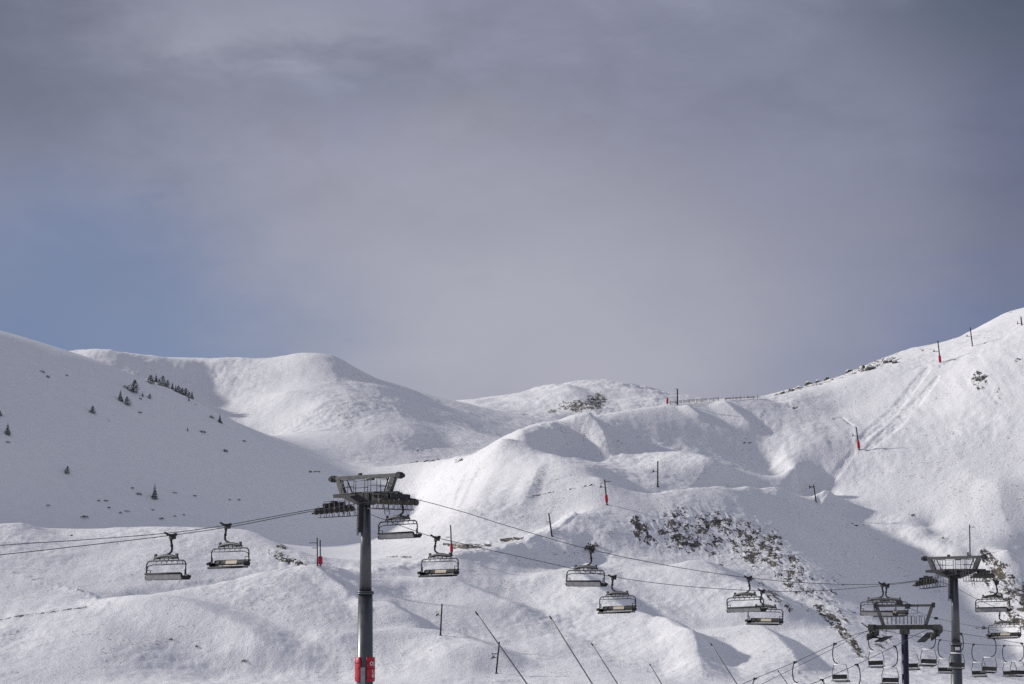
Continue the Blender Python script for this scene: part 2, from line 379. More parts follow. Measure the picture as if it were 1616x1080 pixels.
# ------------------------------------------------------------------ materials
def new_mat(name):
    m = bpy.data.materials.new(name); m.use_nodes = True
    nt = m.node_tree; nt.nodes.clear()
    out = nt.nodes.new('ShaderNodeOutputMaterial'); b = nt.nodes.new('ShaderNodeBsdfPrincipled')
    nt.links.new(b.outputs[0], out.inputs[0])
    return m, nt, b
class NT:
    """small helper to wire nodes"""
    def __init__(s, nt): s.nt = nt
    def _in(s, sock, v):
        if hasattr(v, 'links') or isinstance(v, bpy.types.NodeSocket): s.nt.links.new(v, sock)
        elif v is not None: sock.default_value = v
    def math(s, op, a, b=None, c=None, clamp=False):
        n = s.nt.nodes.new('ShaderNodeMath'); n.operation = op; n.use_clamp = clamp
        for i, v in enumerate((a, b, c)):
            if v is not None: s._in(n.inputs[i], v)
        return n.outputs[0]
    def vec(s, op, a, b=None):
        n = s.nt.nodes.new('ShaderNodeVectorMath'); n.operation = op
        s._in(n.inputs[0], a)
        if b is not None: s._in(n.inputs[1], b)
        return n.outputs['Value'] if op in ('DOT_PRODUCT', 'LENGTH') else n.outputs[0]
    def noise(s, vec, scale, detail=3, rough=.55, dist=0.0):
        n = s.nt.nodes.new('ShaderNodeTexNoise'); s._in(n.inputs['Vector'], vec)
        n.inputs['Scale'].default_value = scale; n.inputs['Detail'].default_value = detail; n.inputs['Roughness'].default_value = rough
        n.inputs['Distortion'].default_value = dist
        return n.outputs[0]
    def ramp(s, x, lo, hi, a=0.0, b=1.0):
        n = s.nt.nodes.new('ShaderNodeMapRange'); n.interpolation_type = 'SMOOTHSTEP'
        s._in(n.inputs[0], x); s._in(n.inputs[1], lo); s._in(n.inputs[2], hi); n.inputs[3].default_value = a; n.inputs[4].default_value = b
        return n.outputs[0]
    def mix(s, f, a, b, mode='MIX'):
        n = s.nt.nodes.new('ShaderNodeMix'); n.data_type = 'RGBA'; n.blend_type = mode
        s._in(n.inputs[0], f); s._in(n.inputs[6], a); s._in(n.inputs[7], b)
        return n.outputs[2]
    def attr(s, name):
        n = s.nt.nodes.new('ShaderNodeAttribute'); n.attribute_name = name
        return n.outputs['Fac']
    def coord(s, which='Object'):
        n = s.nt.nodes.new('ShaderNodeTexCoord'); return n.outputs[which]
    def bump(s, h, strength, dist):
        n = s.nt.nodes.new('ShaderNodeBump'); s._in(n.inputs['Height'], h); n.inputs['Strength'].default_value = strength; n.inputs['Distance'].default_value = dist
        return n.outputs[0]

def snow_material():
    m, nt, b = new_mat('snow'); g = NT(nt)
    P = g.coord('Object')
    rock = g.attr('rock'); rgh = g.attr('rough')
    fine = g.noise(P, 1.3, 4, .65); mid = g.noise(P, .33, 3, .6); big = g.noise(P, .035, 2, .5)
    # grass tips and stones that show through thin snow
    fleck = g.ramp(g.math('ADD', fine, g.math('MULTIPLY', g.math('SUBTRACT', mid, .5), .5)), .57, .70)
    fleck = g.math('MULTIPLY', fleck, g.math('MULTIPLY', g.ramp(big, .36, .60, .25, 1.0), rgh))
    col = g.mix(g.ramp(mid, .3, .7), (.77, .77, .79, 1), (.82, .815, .825, 1))
    col = g.mix(g.math('MULTIPLY', fleck, .8), col, (.33, .31, .30, 1))
    # bare rock
    st = g.vec('MULTIPLY', P, (1.0, .34, .7))
    rn = g.math('ADD', g.math('MULTIPLY', g.noise(st, .44, 6, .72, .25), .66), g.math('MULTIPLY', g.noise(st, 1.7, 3, .65), .34))
    rk = g.ramp(g.math('ADD', rn, g.math('MULTIPLY', g.math('SUBTRACT', rock, 1), .23)), .462, .496)
    rk = g.math('MULTIPLY', rk, g.ramp(rock, .05, .3))
    rcol = g.mix(g.ramp(g.noise(P, .28, 3, .6), .38, .62), (.046, .043, .044, 1), (.150, .128, .098, 1))
    col = g.mix(rk, col, rcol)
    nt.links.new(col, b.inputs['Base Color'])
    nt.links.new(g.ramp(rk, 0, 1, .62, .9), b.inputs['Roughness'])
    b.inputs['Specular IOR Level'].default_value = .25
    h = g.math('ADD', g.math('MULTIPLY', fine, .5), g.math('MULTIPLY', g.noise(P, 3.2, 2, .6), .25))
    h = g.math('MULTIPLY', h, rgh)
    nt.links.new(g.bump(h, .9, .38), b.inputs['Normal'])
    return m
SNOW = snow_material()
def wings(A, edge=True):
    """carry the sheet on to both sides, outside the photographed sector"""
    return np.concatenate([np.repeat(A[:, :1], 4, 1), A, np.repeat(A[:, -1:], 4, 1)], 1)
kk = np.array([.5, .8, 1.4, 2.6], np.float32)
XW = np.concatenate([-YY[:, :1] * kk[None, ::-1], XX, YY[:, :1] * kk[None, :]], 1)
ground = grid_object('snow_ground', XW, wings(YY), wings(Z), SNOW, {'rock': wings(ROCK) , 'rough': wings(np.clip(rough, .22, 1) * near + .3 * (1 - near))})
ax, ay = np.meshgrid(np.linspace(-260, 260, 60), np.linspace(-160, 56, 30))
apron = grid_object('snow_apron', ax.astype(np.float32), ay.astype(np.float32), (-2.75 + fbm(ax, ay, [(25, .10)])).astype(np.float32), SNOW, {'rock': ax * 0, 'rough': ax * 0 + .3})
apron['kind'] = 'structure'
ground['kind'] = 'structure'

# ------------------------------------------------------------------ light, sky, camera
sc = bpy.context.scene
SUN_AZ, SUN_EL = 17.0, 24.0        # degrees behind the subject on the left, and above the horizon
def lin(r, g_, b):
    f = lambda c: (c / 255 / 12.92) if c <= 10 else ((c / 255 + .055) / 1.055) ** 2.4
    return (f(r), f(g_), f(b), 1)
def build_light():
    w = bpy.data.worlds.new("World"); sc.world = w; w.use_nodes = True
    nt = w.node_tree; bg = nt.nodes['Background']; g = NT(nt)
    D = g.coord('Generated')
    sky = nt.nodes.new('ShaderNodeTexSky'); sky.sky_type = 'NISHITA'; sky.sun_disc = False
    sky.sun_elevation = math.radians(SUN_EL); sky.sun_rotation = math.radians(-(90 - SUN_AZ)); sky.altitude = 1800
    n1 = g.noise(g.vec('MULTIPLY', D, (1, 1, 1.8)), 9, 5, .6)
    n2 = g.noise(g.vec('ADD', g.vec('MULTIPLY', D, (1, 1, 2.2)), (3.1, .4, 1.7)), 22, 4, .6, .4)
    nv = nt.nodes.new('ShaderNodeCombineXYZ')
    nt.links.new(g.math('MULTIPLY', g.math('SUBTRACT', n1, .5), .07), nv.inputs[0])
    nt.links.new(g.math('MULTIPLY', g.math('SUBTRACT', n2, .5), .05), nv.inputs[2])
    Q = g.vec('ADD', D, nv.outputs[0])
    sep = nt.nodes.new('ShaderNodeSeparateXYZ'); nt.links.new(D, sep.inputs[0])
    col = (lin(137, 138, 154))
    # cloud bank: lobes of lighter, darker and clearer sky in world directions; the dark corner lobes paint in lens vignette
    def lobe(col, px, row, sx, sy, rgb, amt):
        a, b = ray(px, row); d = Vector((a, 1, b)).normalized()
        v = g.vec('MULTIPLY', g.vec('SUBTRACT', Q, tuple(d)), (F_PX / sx, .8, F_PX / sy))
        k = g.math('EXPONENT', g.math('MULTIPLY', g.vec('DOT_PRODUCT', v, v), -1.0))
        return g.mix(g.math('MULTIPLY', k, amt, clamp=True), col, lin(*rgb))
    for L in [(1250, 150, 420, 300, (125, 127, 145), .8), (760, 470, 430, 210, (170, 169, 178), 1.0), (960, 600, 300, 130, (169, 168, 177), .9),
              (640, 330, 330, 110, (152, 152, 164), .75), (420, 40, 190, 60, (150, 152, 163), .85), (300, 70, 70, 22, (158, 160, 170), .6),
              (720, 180, 80, 40, (152, 152, 160), .6), (560, 140, 190, 50, (131, 133, 149), .6), (0, 30, 210, 230, (104, 107, 120), .9),
              (30, 560, 260, 190, (112, 127, 157), 1.0), (290, 570, 220, 140, (118, 133, 162), .85), (120, 400, 170, 120, (116, 129, 158), .8),
              (1590, 550, 230, 120, (108, 121, 156), .85), (1500, 360, 170, 40, (138, 138, 152), .7), (1650, 180, 160, 330, (92, 97, 120), .85),
              (1616, 0, 260, 110, (82, 90, 104), .85)]:
        col = lobe(col, *L)
    det = g.math('ADD', g.math('MULTIPLY', g.math('SUBTRACT', n2, .5), .56), g.math('MULTIPLY', g.math('SUBTRACT', n1, .5), .42))
    det = g.math('ADD', 1.0, g.math('MULTIPLY', det, g.ramp(sep.outputs[2], .14, .21, .10, 1.0)))
    col = g.mix(1.0, col, g.vec('MULTIPLY', (1, 1, 1), det), 'MULTIPLY')
    # the higher sky, outside the photograph, is a brighter overcast
    col = g.mix(g.ramp(sep.outputs[2], .27, .62), col, (.288, .307, .368, 1))
    # a little clear sky shines through everywhere
    col = g.mix(1.0, g.mix(1.0, sky.outputs[0], (.006, .006, .006, 1), 'MULTIPLY'), g.vec('MULTIPLY', col, (1.0, 1.005, 1.04)), 'ADD')
    nt.links.new(col, bg.inputs[0]); bg.inputs[1].default_value = 1.0
    L = bpy.data.lights.new('sun', 'SUN'); L.energy = 3.8; L.angle = math.radians(2.2); L.color = (1, .955, .90)
    o = bpy.data.objects.new('sun', L); sc.collection.objects.link(o)
    a, e = math.radians(SUN_AZ), math.radians(SUN_EL)
    S = Vector((-math.cos(a) * math.cos(e), math.sin(a) * math.cos(e), math.sin(e)))
    o.rotation_euler = S.to_track_quat('Z', 'Y').to_euler()
build_light()
cam = bpy.data.cameras.new('camera'); co = bpy.data.objects.new('camera', cam); sc.collection.objects.link(co)
cam.sensor_width = 36; cam.lens = F_PX / IW * 36; cam.clip_end = 20000; cam.clip_start = .1
co.location = (0, 0, 0); co.rotation_euler = (math.pi / 2 + PITCH, 0, 0)
sc.camera = co
sc.cycles.use_denoising = False
sc.view_settings.view_transform = 'Standard'; sc.view_settings.look = 'None'; sc.view_settings.exposure = 0
# ------------------------------------------------------------------ materials of the built things
def metal(name, c0, c1, rough=.5, metallic=.35, scale=3.0, spec=.4):
    m, nt, b = new_mat(name); g = NT(nt); P = g.coord('Object')
    n = g.noise(P, scale, 4, .6)
    nt.links.new(g.mix(g.ramp(n, .3, .7), (*c0, 1), (*c1, 1)), b.inputs['Base Color'])
    nt.links.new(g.ramp(n, .2, .8, rough - .08, rough + .12), b.inputs['Roughness'])
    b.inputs['Metallic'].default_value = metallic; b.inputs['Specular IOR Level'].default_value = spec
    return m
M_GALV = metal('galvanised_steel', (.062, .065, .068), (.105, .108, .112), .55, .45)
M_POLE = metal('grey_green_steel', (.072, .079, .088), (.105, .112, .120), .36, .5, 1.2, .6)
M_DARK = metal('dark_steel', (.018, .019, .021), (.036, .036, .039), .6, .3)
M_BLACK = metal('black_rubber', (.012, .012, .013), (.024, .024, .025), .7, 0)
M_SHEAVE = metal('greasy_iron', (.055, .050, .040), (.105, .096, .076), .6, .3, 6)
M_OLIVE = metal('olive_painted_steel', (.035, .040, .034), (.062, .066, .055), .6, .2)
M_BLUE = metal('blue_painted_steel', (.020, .023, .048), (.030, .034, .062), .42, .3, 1.5)
M_RED = metal('red_vinyl', (.36, .006, .020), (.46, .012, .030), .35, 0, 2.0, .5)
M_WHITE = metal('white_print', (.62, .60, .56), (.75, .73, .69), .6, 0)
M_SHELL = metal('grey_plastic_shell', (.20, .20, .21), (.28, .28, .29), .5, 0)
M_TAN = metal('tan_backing', (.40, .34, .27), (.50, .43, .34), .6, 0)
M_ROPE = metal('wire_rope', (.06, .06, .065), (.09, .09, .095), .5, .5, 20)
M_WOOD = metal('weathered_wood', (.13, .12, .11), (.20, .18, .16), .85, 0, 5)
M_LANCE = metal('aluminium_lance', (.16, .16, .165), (.22, .22, .225), .5, .4)
M_CABINET = metal('grey_cabinet_paint', (.22, .24, .25), (.30, .32, .33), .55, 0)
M_SNOWCAP = metal('settled_snow', (.78, .78, .81), (.84, .84, .86), .7, 0, 2, .2)
def foliage_mat(name, c0, c1, snow):
    m, nt, b = new_mat(name); g = NT(nt); P = g.coord('Object')
    n = g.noise(P, 2.2, 3, .6)
    geo = nt.nodes.new('ShaderNodeNewGeometry'); s = nt.nodes.new('ShaderNodeSeparateXYZ'); nt.links.new(geo.outputs['Normal'], s.inputs[0])
    k = g.math('MULTIPLY', g.ramp(g.math('ADD', n, g.math('MULTIPLY', s.outputs[2], .12)), .52, .66), snow)
    nt.links.new(g.mix(k, g.mix(g.noise(P, 5, 2, .6), (*c0, 1), (*c1, 1)), (.55, .56, .60, 1)), b.inputs['Base Color'])
    b.inputs['Roughness'].default_value = .85; b.inputs['Specular IOR Level'].default_value = .15
    return m
M_NEEDLE = foliage_mat('snow_dusted_needles', (.040, .048, .042), (.085, .094, .078), .9)
M_SCRUB = foliage_mat('dark_scrub', (.030, .028, .024), (.075, .068, .055), .45)
M_BARK = metal('bark', (.03, .025, .02), (.06, .05, .04), .9, 0, 8)
def rock_mat():
    m, nt, b = new_mat('snowy_rock'); g = NT(nt); P = g.coord('Object')
    geo = nt.nodes.new('ShaderNodeNewGeometry'); s = nt.nodes.new('ShaderNodeSeparateXYZ'); nt.links.new(geo.outputs['Normal'], s.inputs[0])
    n = g.noise(P, 1.6, 4, .65)
    k = g.ramp(g.math('ADD', s.outputs[2], g.math('MULTIPLY', g.math('SUBTRACT', n, .5), 1.3)), .30, .52)
    nt.links.new(g.mix(k, g.mix(n, (.05, .045, .04, 1), (.17, .15, .125, 1)), (.80, .80, .82, 1)), b.inputs['Base Color'])
    b.inputs['Roughness'].default_value = .9
    nt.links.new(g.bump(n, .6, .3), b.inputs['Normal'])
    return m
M_ROCK = rock_mat()

# ------------------------------------------------------------------ mesh building
COL = sc.collection
class MB:
    def __init__(s): s.v = []; s.f = []; s.smooth = []
    def add(s, vs, fs, sm=False):
        o = len(s.v); s.v += [tuple(v) for v in vs]
        s.f += [tuple(i + o for i in f) for f in fs]; s.smooth += [sm] * len(fs); return s
    def box(s, c, size, R=None):
        vs = [Vector((x * size[0] / 2, y * size[1] / 2, z * size[2] / 2)) for x in (-1, 1) for y in (-1, 1) for z in (-1, 1)]
        if R is not None: vs = [R @ v for v in vs]
        c = Vector(c)
        return s.add([v + c for v in vs], [(0, 1, 3, 2), (4, 6, 7, 5), (0, 4, 5, 1), (2, 3, 7, 6), (0, 2, 6, 4), (1, 5, 7, 3)])
    def bar(s, a, b, w, h=None, up=(0, 0, 1)):
        a, b = Vector(a), Vector(b); d = (b - a); L = d.length; d.normalize()
        u = Vector(up)
        if abs(d.dot(u)) > .98: u = Vector((0, 1, 0))
        x = d.cross(u).normalized(); z = x.cross(d)
        return s.box((a + b) / 2, (w, L, h or w), Matrix((x, d, z)).transposed())
    def tube(s, pts, r, n=6, cap=True):
        pts = [Vector(p) for p in pts]; rs = r if isinstance(r, (list, tuple)) else [r] * len(pts)
        vs = []; t0 = None; x = None
        for i, p in enumerate(pts):
            t = (pts[min(i + 1, len(pts) - 1)] - pts[max(i - 1, 0)]).normalized()
            if x is None: x = t.orthogonal().normalized()
            else: x = (x - t * x.dot(t)).normalized()
            y = t.cross(x)
            vs += [p + (x * math.cos(2 * math.pi * k / n) + y * math.sin(2 * math.pi * k / n)) * rs[i] for k in range(n)]
        fs = [(i * n + k, i * n + (k + 1) % n, (i + 1) * n + (k + 1) % n, (i + 1) * n + k) for i in range(len(pts) - 1) for k in range(n)]
        s.add(vs, fs, True)
        if cap:
            o = len(s.v) - len(vs)
            s.f += [tuple(o + k for k in reversed(range(n))), tuple(o + (len(pts) - 1) * n + k for k in range(n))]; s.smooth += [False, False]
        return s
    def cyl(s, a, b, r, n=12): return s.tube([a, b], r, n)
    def build(s, name, mat, parent=None, label=None):
        me = bpy.data.meshes.new(name); me.from_pydata(s.v, [], s.f)
        me.polygons.foreach_set('use_smooth', s.smooth); me.materials.append(mat); me.update()
        o = bpy.data.objects.new(name, me); COL.objects.link(o)
        if parent is not None: o.parent = parent
        if label: o['label'] = label
        return o
def arc(c, r, a0, a1, n, ax=(1, 0, 0), ay=(0, 0, 1)):
    c, ax, ay = Vector(c), Vector(ax), Vector(ay)
    return [c + (ax * math.cos(math.radians(a0 + (a1 - a0) * i / n)) + ay * math.sin(math.radians(a0 + (a1 - a0) * i / n))) * r for i in range(n + 1)]
def tag(o, label, cat, group=None):
    o['label'] = label; o['category'] = cat
    if group: o['group'] = group
    return o
def thing(name, label, cat, loc=(0, 0, 0), rz=0.0, group=None):
    o = bpy.data.objects.new(name, None); COL.objects.link(o); o.location = loc; o.rotation_euler = (0, 0, rz)
    o.empty_display_size = .2
    return tag(o, label, cat, group)
def copy_thing(src, label, loc, rot=(0, 0, 0), scale=1.0):
    r = src.copy(); COL.objects.link(r); r.location = loc; r.rotation_euler = rot
    r.scale = (scale,) * 3 if not isinstance(scale, tuple) else scale
    r['label'] = label
    for ch in list(src.children):
        c = ch.copy(); COL.objects.link(c); c.parent = r
        for g in ch.children:
            d = g.copy(); COL.objects.link(d); d.parent = c
    return r

# ------------------------------------------------------------------ main chairlift: line geometry
SLOPE = 1.2                                    # distance gained per metre to the right along the line
RZ = math.atan2(SLOPE, 1.0) - math.pi / 2
Dv = Vector((1, SLOPE, 0)).normalized(); Pv = Vector((Dv.y, -Dv.x, 0))
def on_line(px, row, X0, Y0, m=SLOPE):
    """point of the vertical plane through (X0,Y0) along the lift that lies on a sight line"""
    a, b = ray(px, row)
    Y = (Y0 - m * X0) / (1 - m * a)
    return Vector((a * Y, Y, b * Y))
NEAR = (-6.8, 151.5); FARR = (-10.85, 155.0)
def spline(pts, sub=6):
    out = []
    for i in range(len(pts) - 1):
        p0, p1, p2, p3 = pts[max(i - 1, 0)], pts[i], pts[i + 1], pts[min(i + 2, len(pts) - 1)]
        for k in range(sub):
            t = k / sub
            out.append(.5 * ((2 * p1) + (p2 - p0) * t + (2 * p0 - 5 * p1 + 4 * p2 - p3) * t * t + (3 * p1 - p0 - 3 * p2 + p3) * t ** 3))
    return out + [pts[-1]]
near_px = [(-900, 985), (-500, 935), (-160, 893), (0, 876), (135, 861), (270, 845), (367, 831), (450, 815), (520, 802), (585, 792), (628, 787), (655, 788), (730, 808), (810, 833), (930, 867), (1055, 893), (1180, 912), (1290, 921), (1393, 922), (1470, 913), (1532, 902), (1548, 903), (1572, 919), (1616, 941), (1700, 985)]
far_px = [(-900, 970), (-500, 920), (-160, 877), (0, 861), (135, 852), (270, 841), (357, 829), (450, 812), (500, 803), (530, 800), (560, 804), (600, 818), (655, 838), (690, 849), (830, 881), (970, 911), (1090, 926), (1209, 933), (1300, 932), (1398, 924), (1445, 918), (1470, 916), (1500, 924), (1540, 945), (1580, 962), (1616, 975), (1700, 1003)]
near_rope = spline([on_line(*p, *NEAR) for p in near_px]); far_rope = spline([on_line(*p, *FARR) for p in far_px])
tag(MB().tube(near_rope, .021, 6).build('haul_rope', M_ROPE), 'near steel rope of the six-seat chairlift, over the right ends of the grey towers', 'rope', 'ropes of the six-seat chairlift')
tag(MB().tube(far_rope, .021, 6).build('haul_rope', M_ROPE), 'far steel rope of the six-seat chairlift, over the left ends of the grey towers', 'rope', 'ropes of the six-seat chairlift')
def rope_z(rope, X):
    for a, b in zip(rope[:-1], rope[1:]):
        if a.x <= X <= b.x: return a.z + (b.z - a.z) * (X - a.x) / (b.x - a.x)
    return rope[-1].z

# ------------------------------------------------------------------ tower of the main chairlift
def sheave_train(parent, x, zl, zr, slope, n=8, half=1.55):
    """row of wheels under the rope with rocker beams, a catch bar and a walkway; slope = rise per metre along the line"""
    beam = MB()
    z = zl
    for s in (-.13, .13):
        beam.bar((x + s, -half * .55, z + .14 - slope * half * .55), (x + s, half * .55, z + .14 + slope * half * .55), .05, .22)
    for k in (-1, 1):
        yc = k * half * .52
        beam.bar((x, yc - half * .42, z - .03 + slope * (yc - half * .42)), (x, yc + half * .42, z - .03 + slope * (yc + half * .42)), .16, .10)
    beam.box((x, 0, z + .26), (.22, .40, .20))
    beam.bar((x - .28, -half - .1, z - .30 - slope * half), (x - .28, half + .1, z - .30 + slope * half), .05, .10)
    bo = beam.build('sheave_assembly', M_DARK, parent)
    for i in range(n):
        y = -half + 2 * half * i / (n - 1)
        zz = z - .21 + slope * y
        w = MB().cyl((x - .07, y, zz), (x + .07, y, zz), .185, 14).cyl((x - .10, y, zz), (x + .10, y, zz), .07, 8)
        w.build('sheave_wheel', M_SHEAVE, bo)
    cw = MB()
    xi = x - .75 if x > 0 else x + .75
    s = 1 if x > 0 else -1
    zw = z - .62
    cw.bar((x - s * .62, -half - .25, zw - slope * half * .8), (x - s * .62, half + .25, zw + slope * half * .8), .52, .05)
    for y in np.linspace(-half - .2, half + .2, 9):
        cw.tube([(x - s * .86, y, zw + slope * y * .8), (x - s * .86, y, zw + .95 + slope * y * .8)], .018, 4)
    for h in (.45, .95):
        cw.tube([(x - s * .86, -half - .2, zw + h - slope * half * .8), (x - s * .86, half + .2, zw + h + slope * half * .8)], .018, 4)
    for y in np.linspace(-half, half, 7):
        cw.tube([(x - s * .4, y, zw - .02 + slope * y * .8), (x - s * .15, y, z + .10 + slope * y)], .020, 4)
    cw.build('walkway', M_GALV, parent)

def lift_tower(label, loc, rope_l, rope_r, slope_l, slope_r, pads):
    """tower of the six-seat lift; heights are relative to its foot"""
    t = thing('chairlift_tower', label, 'lift tower', loc, RZ, 'towers of the six-seat chairlift')
    zc = (rope_l + rope_r) / 2 + .42                      # crossarm axis
    zt = zc + 1.14                                        # beam over the tower head
    fl = zc - 5.9
    MB().tube([(0, 0, -1.5), (0, 0, .4), (0, 0, fl)], [.53, .51, .43], 28).tube([(0, 0, fl + .12), (0, 0, zc - .35)], [.375, .27], 28).build('pole', M_POLE, t)
    MB().cyl((0, 0, fl - .04), (0, 0, fl + .05), .53, 28).cyl((0, 0, fl + .06), (0, 0, fl + .15), .50, 28).build('flange', M_POLE, t)
    arm = MB()
    def arm_sec(x, h, w, dz):
        return [(x, -w / 2, zc + dz - h / 2), (x, w / 2, zc + dz - h / 2), (x, w / 2, zc + dz + h / 2), (x, -w / 2, zc + dz + h / 2)]
    secs = [arm_sec(-2.62, .20, .30, .07), arm_sec(-1.85, .26, .36, .06), arm_sec(-.42, .78, .58, -.17), arm_sec(.42, .78, .58, -.17), arm_sec(1.85, .26, .36, .06), arm_sec(2.62, .20, .30, .07)]
    vs = [v for q in secs for v in q]
    fs = [(4 * i + k, 4 * i + (k + 1) % 4, 4 * i + 4 + (k + 1) % 4, 4 * i + 4 + k) for i in range(5) for k in range(4)] + [(3, 2, 1, 0), (20, 21, 22, 23)]
    arm.add(vs, fs)
    arm.box((0, 0, zc - .1), (.9, .75, .5))
    arm.build('crossarm', M_DARK, t)
    top = MB()
    top.bar((-2.75, 0, zt), (2.75, 0, zt), .26, .22)
    tb = top.build('head_beam', M_GALV, t)
    for s in (-1, 1):
        MB().cyl((s * 2.72, -.16, zt - .02), (s * 2.72, .16, zt - .02), .21, 14).cyl((s * 2.84, -.22, zt - .03), (s * 2.84, .22, zt - .03), .14, 10).build('lifting_pulley', M_DARK, tb)
        MB().bar((s * 2.28, 0, zt - .1), (s * 1.86, 0, zc + .12), .34, .26, up=(0, 1, 0)).build('head_leg', M_GALV, tb)
        br = MB()
        br.tube([(s * 1.72, .12, zt - .1), (s * 1.28, .2, zc + .15)], .045, 5); br.tube([(s * 1.74, -.12, zt - .1), (s * 2.02, -.1, zc + .35)], .035, 5)
        br.build('brace', M_GALV, tb)
    MB().box((-.5, .0, zt + .17), (.18, .18, .16)).build('sensor_box', M_DARK, tb)
    MB().box((.35, 0, zt - .17), (.5, .2, .10)).build('lamp_box', M_DARK, tb)
    rail = MB()
    for y in (-.62, .62):
        for x in ((-1.45, -.95, -.45, .45, .95, 1.45) if y < 0 else (-1.45, -.45, .62, 1.45)):
            rail.tube([(x, y, zc + .1), (x, y, zc + .98)], .022, 4)
        for h in (.55, .98):
            rail.tube([(-1.45, y, zc + h), (-.45, y, zc + h)], .022, 4); rail.tube([(.45, y, zc + h), (1.45, y, zc + h)], .022, 4)
    for x in (-1.45, 1.45):
        for h in (.55, .98): rail.tube([(x, -.62, zc + h), (x, .62, zc + h)], .022, 4)
    rail.box((-.95, .62, zc + .13), (1.0, .5, .04)).box((.95, .62, zc + .13), (1.0, .5, .04)).box((-.95, -.62, zc + .13), (1.0, .5, .04)).box((.95, -.62, zc + .13), (1.0, .5, .04))
    rail.build('railing', M_GALV, t)
    for s in (-1, 1):
        lad = MB()
        y = .0
        for yy in (-.2, .2): lad.tube([(s * 1.55, yy, zc), (s * 1.75, yy, zc - 1.2)], .022, 4)
        for k in range(5): lad.tube([(s * (1.57 + .04 * k), -.2, zc - .1 - .22 * k), (s * (1.57 + .04 * k), .2, zc - .1 - .22 * k)], .018, 4)
        lad.build('access_ladder', M_GALV, t)
    sheave_train(t, -2.67, rope_l, 0, slope_l); sheave_train(t, 2.67, rope_r, 0, slope_r)
    ld = MB()
    a = math.radians(195); c_, s_ = math.cos(a - RZ), math.sin(a - RZ)
    def rp(r, off, z): return (c_ * r - s_ * off, s_ * r + c_ * off, z)
    z0 = zc - .5
    while z0 > zc - 2.3:
        ld.tube([rp(.50, -.16, z0), rp(.50, .16, z0)], .016, 4); z0 -= .3
    for o in (-.17, .17): ld.tube([rp(.50, o, zc - 2.4), rp(.50, o, zc - .3)], .022, 4)
    ld.box(rp(.33, 0, zc - 1.35), (.26, .3, 1.75), Matrix.Rotation(a - RZ, 3, 'Z'))
    ld.build('pole_ladder', M_DARK, t)
    if pads:
        pz = at(0, 1076, loc[1]).z - loc[2]
        def pad(a0, a1, z0, z1, r0, r1, n=12):
            mb = MB(); prof = [(r0, z0), (r1 - .03, z0), (r1, z0 + .06), (r1, z1 - .06), (r1 - .03, z1), (r0, z1)]
            vs = []
            for i in range(n + 1):
                an = math.radians(a0 + (a1 - a0) * i / n) - RZ
                vs += [(math.cos(an) * r, math.sin(an) * r, z) for r, z in prof]
            m = len(prof)
            fs = [(i * m + k, (i + 1) * m + k, (i + 1) * m + (k + 1) % m, i * m + (k + 1) % m) for i in range(n) for k in range(m)]
            fs += [tuple(range(m)), tuple(n * m + k for k in reversed(range(m)))]
            return mb.add(vs, fs, True)
        lp = pad(128, 246, pz + .0, pz + 1.46, .50, .605).build('safety_pad', M_RED, t, 'red safety pad on the sunlit left side of the tower foot')
        rpad = pad(283, 405, pz, pz + 1.46, .50, .605).build('safety_pad', M_RED, t, 'red safety pad with pale marks on the shaded right side of the tower foot')
        for z0, z1 in ((pz + .18, pz + .22), (pz + .76, pz + .80), (pz + 1.10, pz + 1.14)):
            pad(128, 246, z0, z1, .600, .618).build('strap', M_RED, lp); pad(283, 405, z0, z1, .600, .618).build('strap', M_RED, rpad)
        def on_pad(u, z, r=.612):                          # u: degrees round the pole
            an = math.radians(u) - RZ
            return (math.cos(an) * r, math.sin(an) * r, z + pz - .42)
        k = 180 / math.pi / .61
        let = MB()
        def stroke(pts, w): let.tube([on_pad(u0 + x * k, z) for x, z in pts], w, 5)
        u0 = 313.0
        stroke([(math.cos(t_) * .095, 1.50 + math.sin(t_) * .10) for t_ in np.linspace(0, 2 * math.pi, 15)], .034)
        u0 = 333.0
        stroke([(math.cos(t_) * .085, 1.48 + math.sin(t_) * .095) for t_ in np.linspace(.9, 5.4, 11)], .028)
        let.build('pad_lettering', M_WHITE, rpad); let = MB(); u0 = 322.0
        stroke([(-.02, 1.14), (.0, 1.02), (.05, .94), (.02, .86)], .030)
        stroke([(.04 + math.cos(t_) * .075, .76 + math.sin(t_) * .085) for t_ in np.linspace(0, 2 * math.pi, 13)], .030)
        let.build('pad_lettering', M_WHITE, rpad)
        let = MB(); u0 = 190.0
        stroke([(-.06, 1.76), (.06, 1.62)], .05); let.build('pad_lettering', M_WHITE, lp)
        MB().box((math.cos(math.radians(262) - RZ) * .57, math.sin(math.radians(262) - RZ) * .57, pz + .35), (.16, .26, 1.0), Matrix.Rotation(math.radians(262) - RZ, 3, 'Z')).build('control_box', M_CABINET, t)
        MB().cyl((0, 0, -.6), (0, 0, .25), .72, 24).build('footing', M_GALV, t)
    else:
        a = math.radians(275) - RZ
        MB().box((math.cos(a) * .47, math.sin(a) * .47, fl - .32), (.04, .36, .26), Matrix.Rotation(a, 3, 'Z')).build('number_plate', M_WHITE, t)
        MB().cyl((0, 0, -.6), (0, 0, .3), .8, 20).build('footing', M_GALV, t)
    return t
def tower_at(label, X, Y, z0, pads):
    lx, fx = X + Pv.x * 2.67, X - Pv.x * 2.67
    zr, zl = rope_z(near_rope, lx), rope_z(far_rope, fx)
    return lift_tower(label, (X, Y, z0), zl - z0, zr - z0, .14 * .64 + .02, .02, pads)
T1 = (-8.82, 153.25); T2 = (36.0, 207.0)
tower_at('tall grey chairlift tower with red safety pads round its foot', T1[0], T1[1], ground_z(*T1), True)
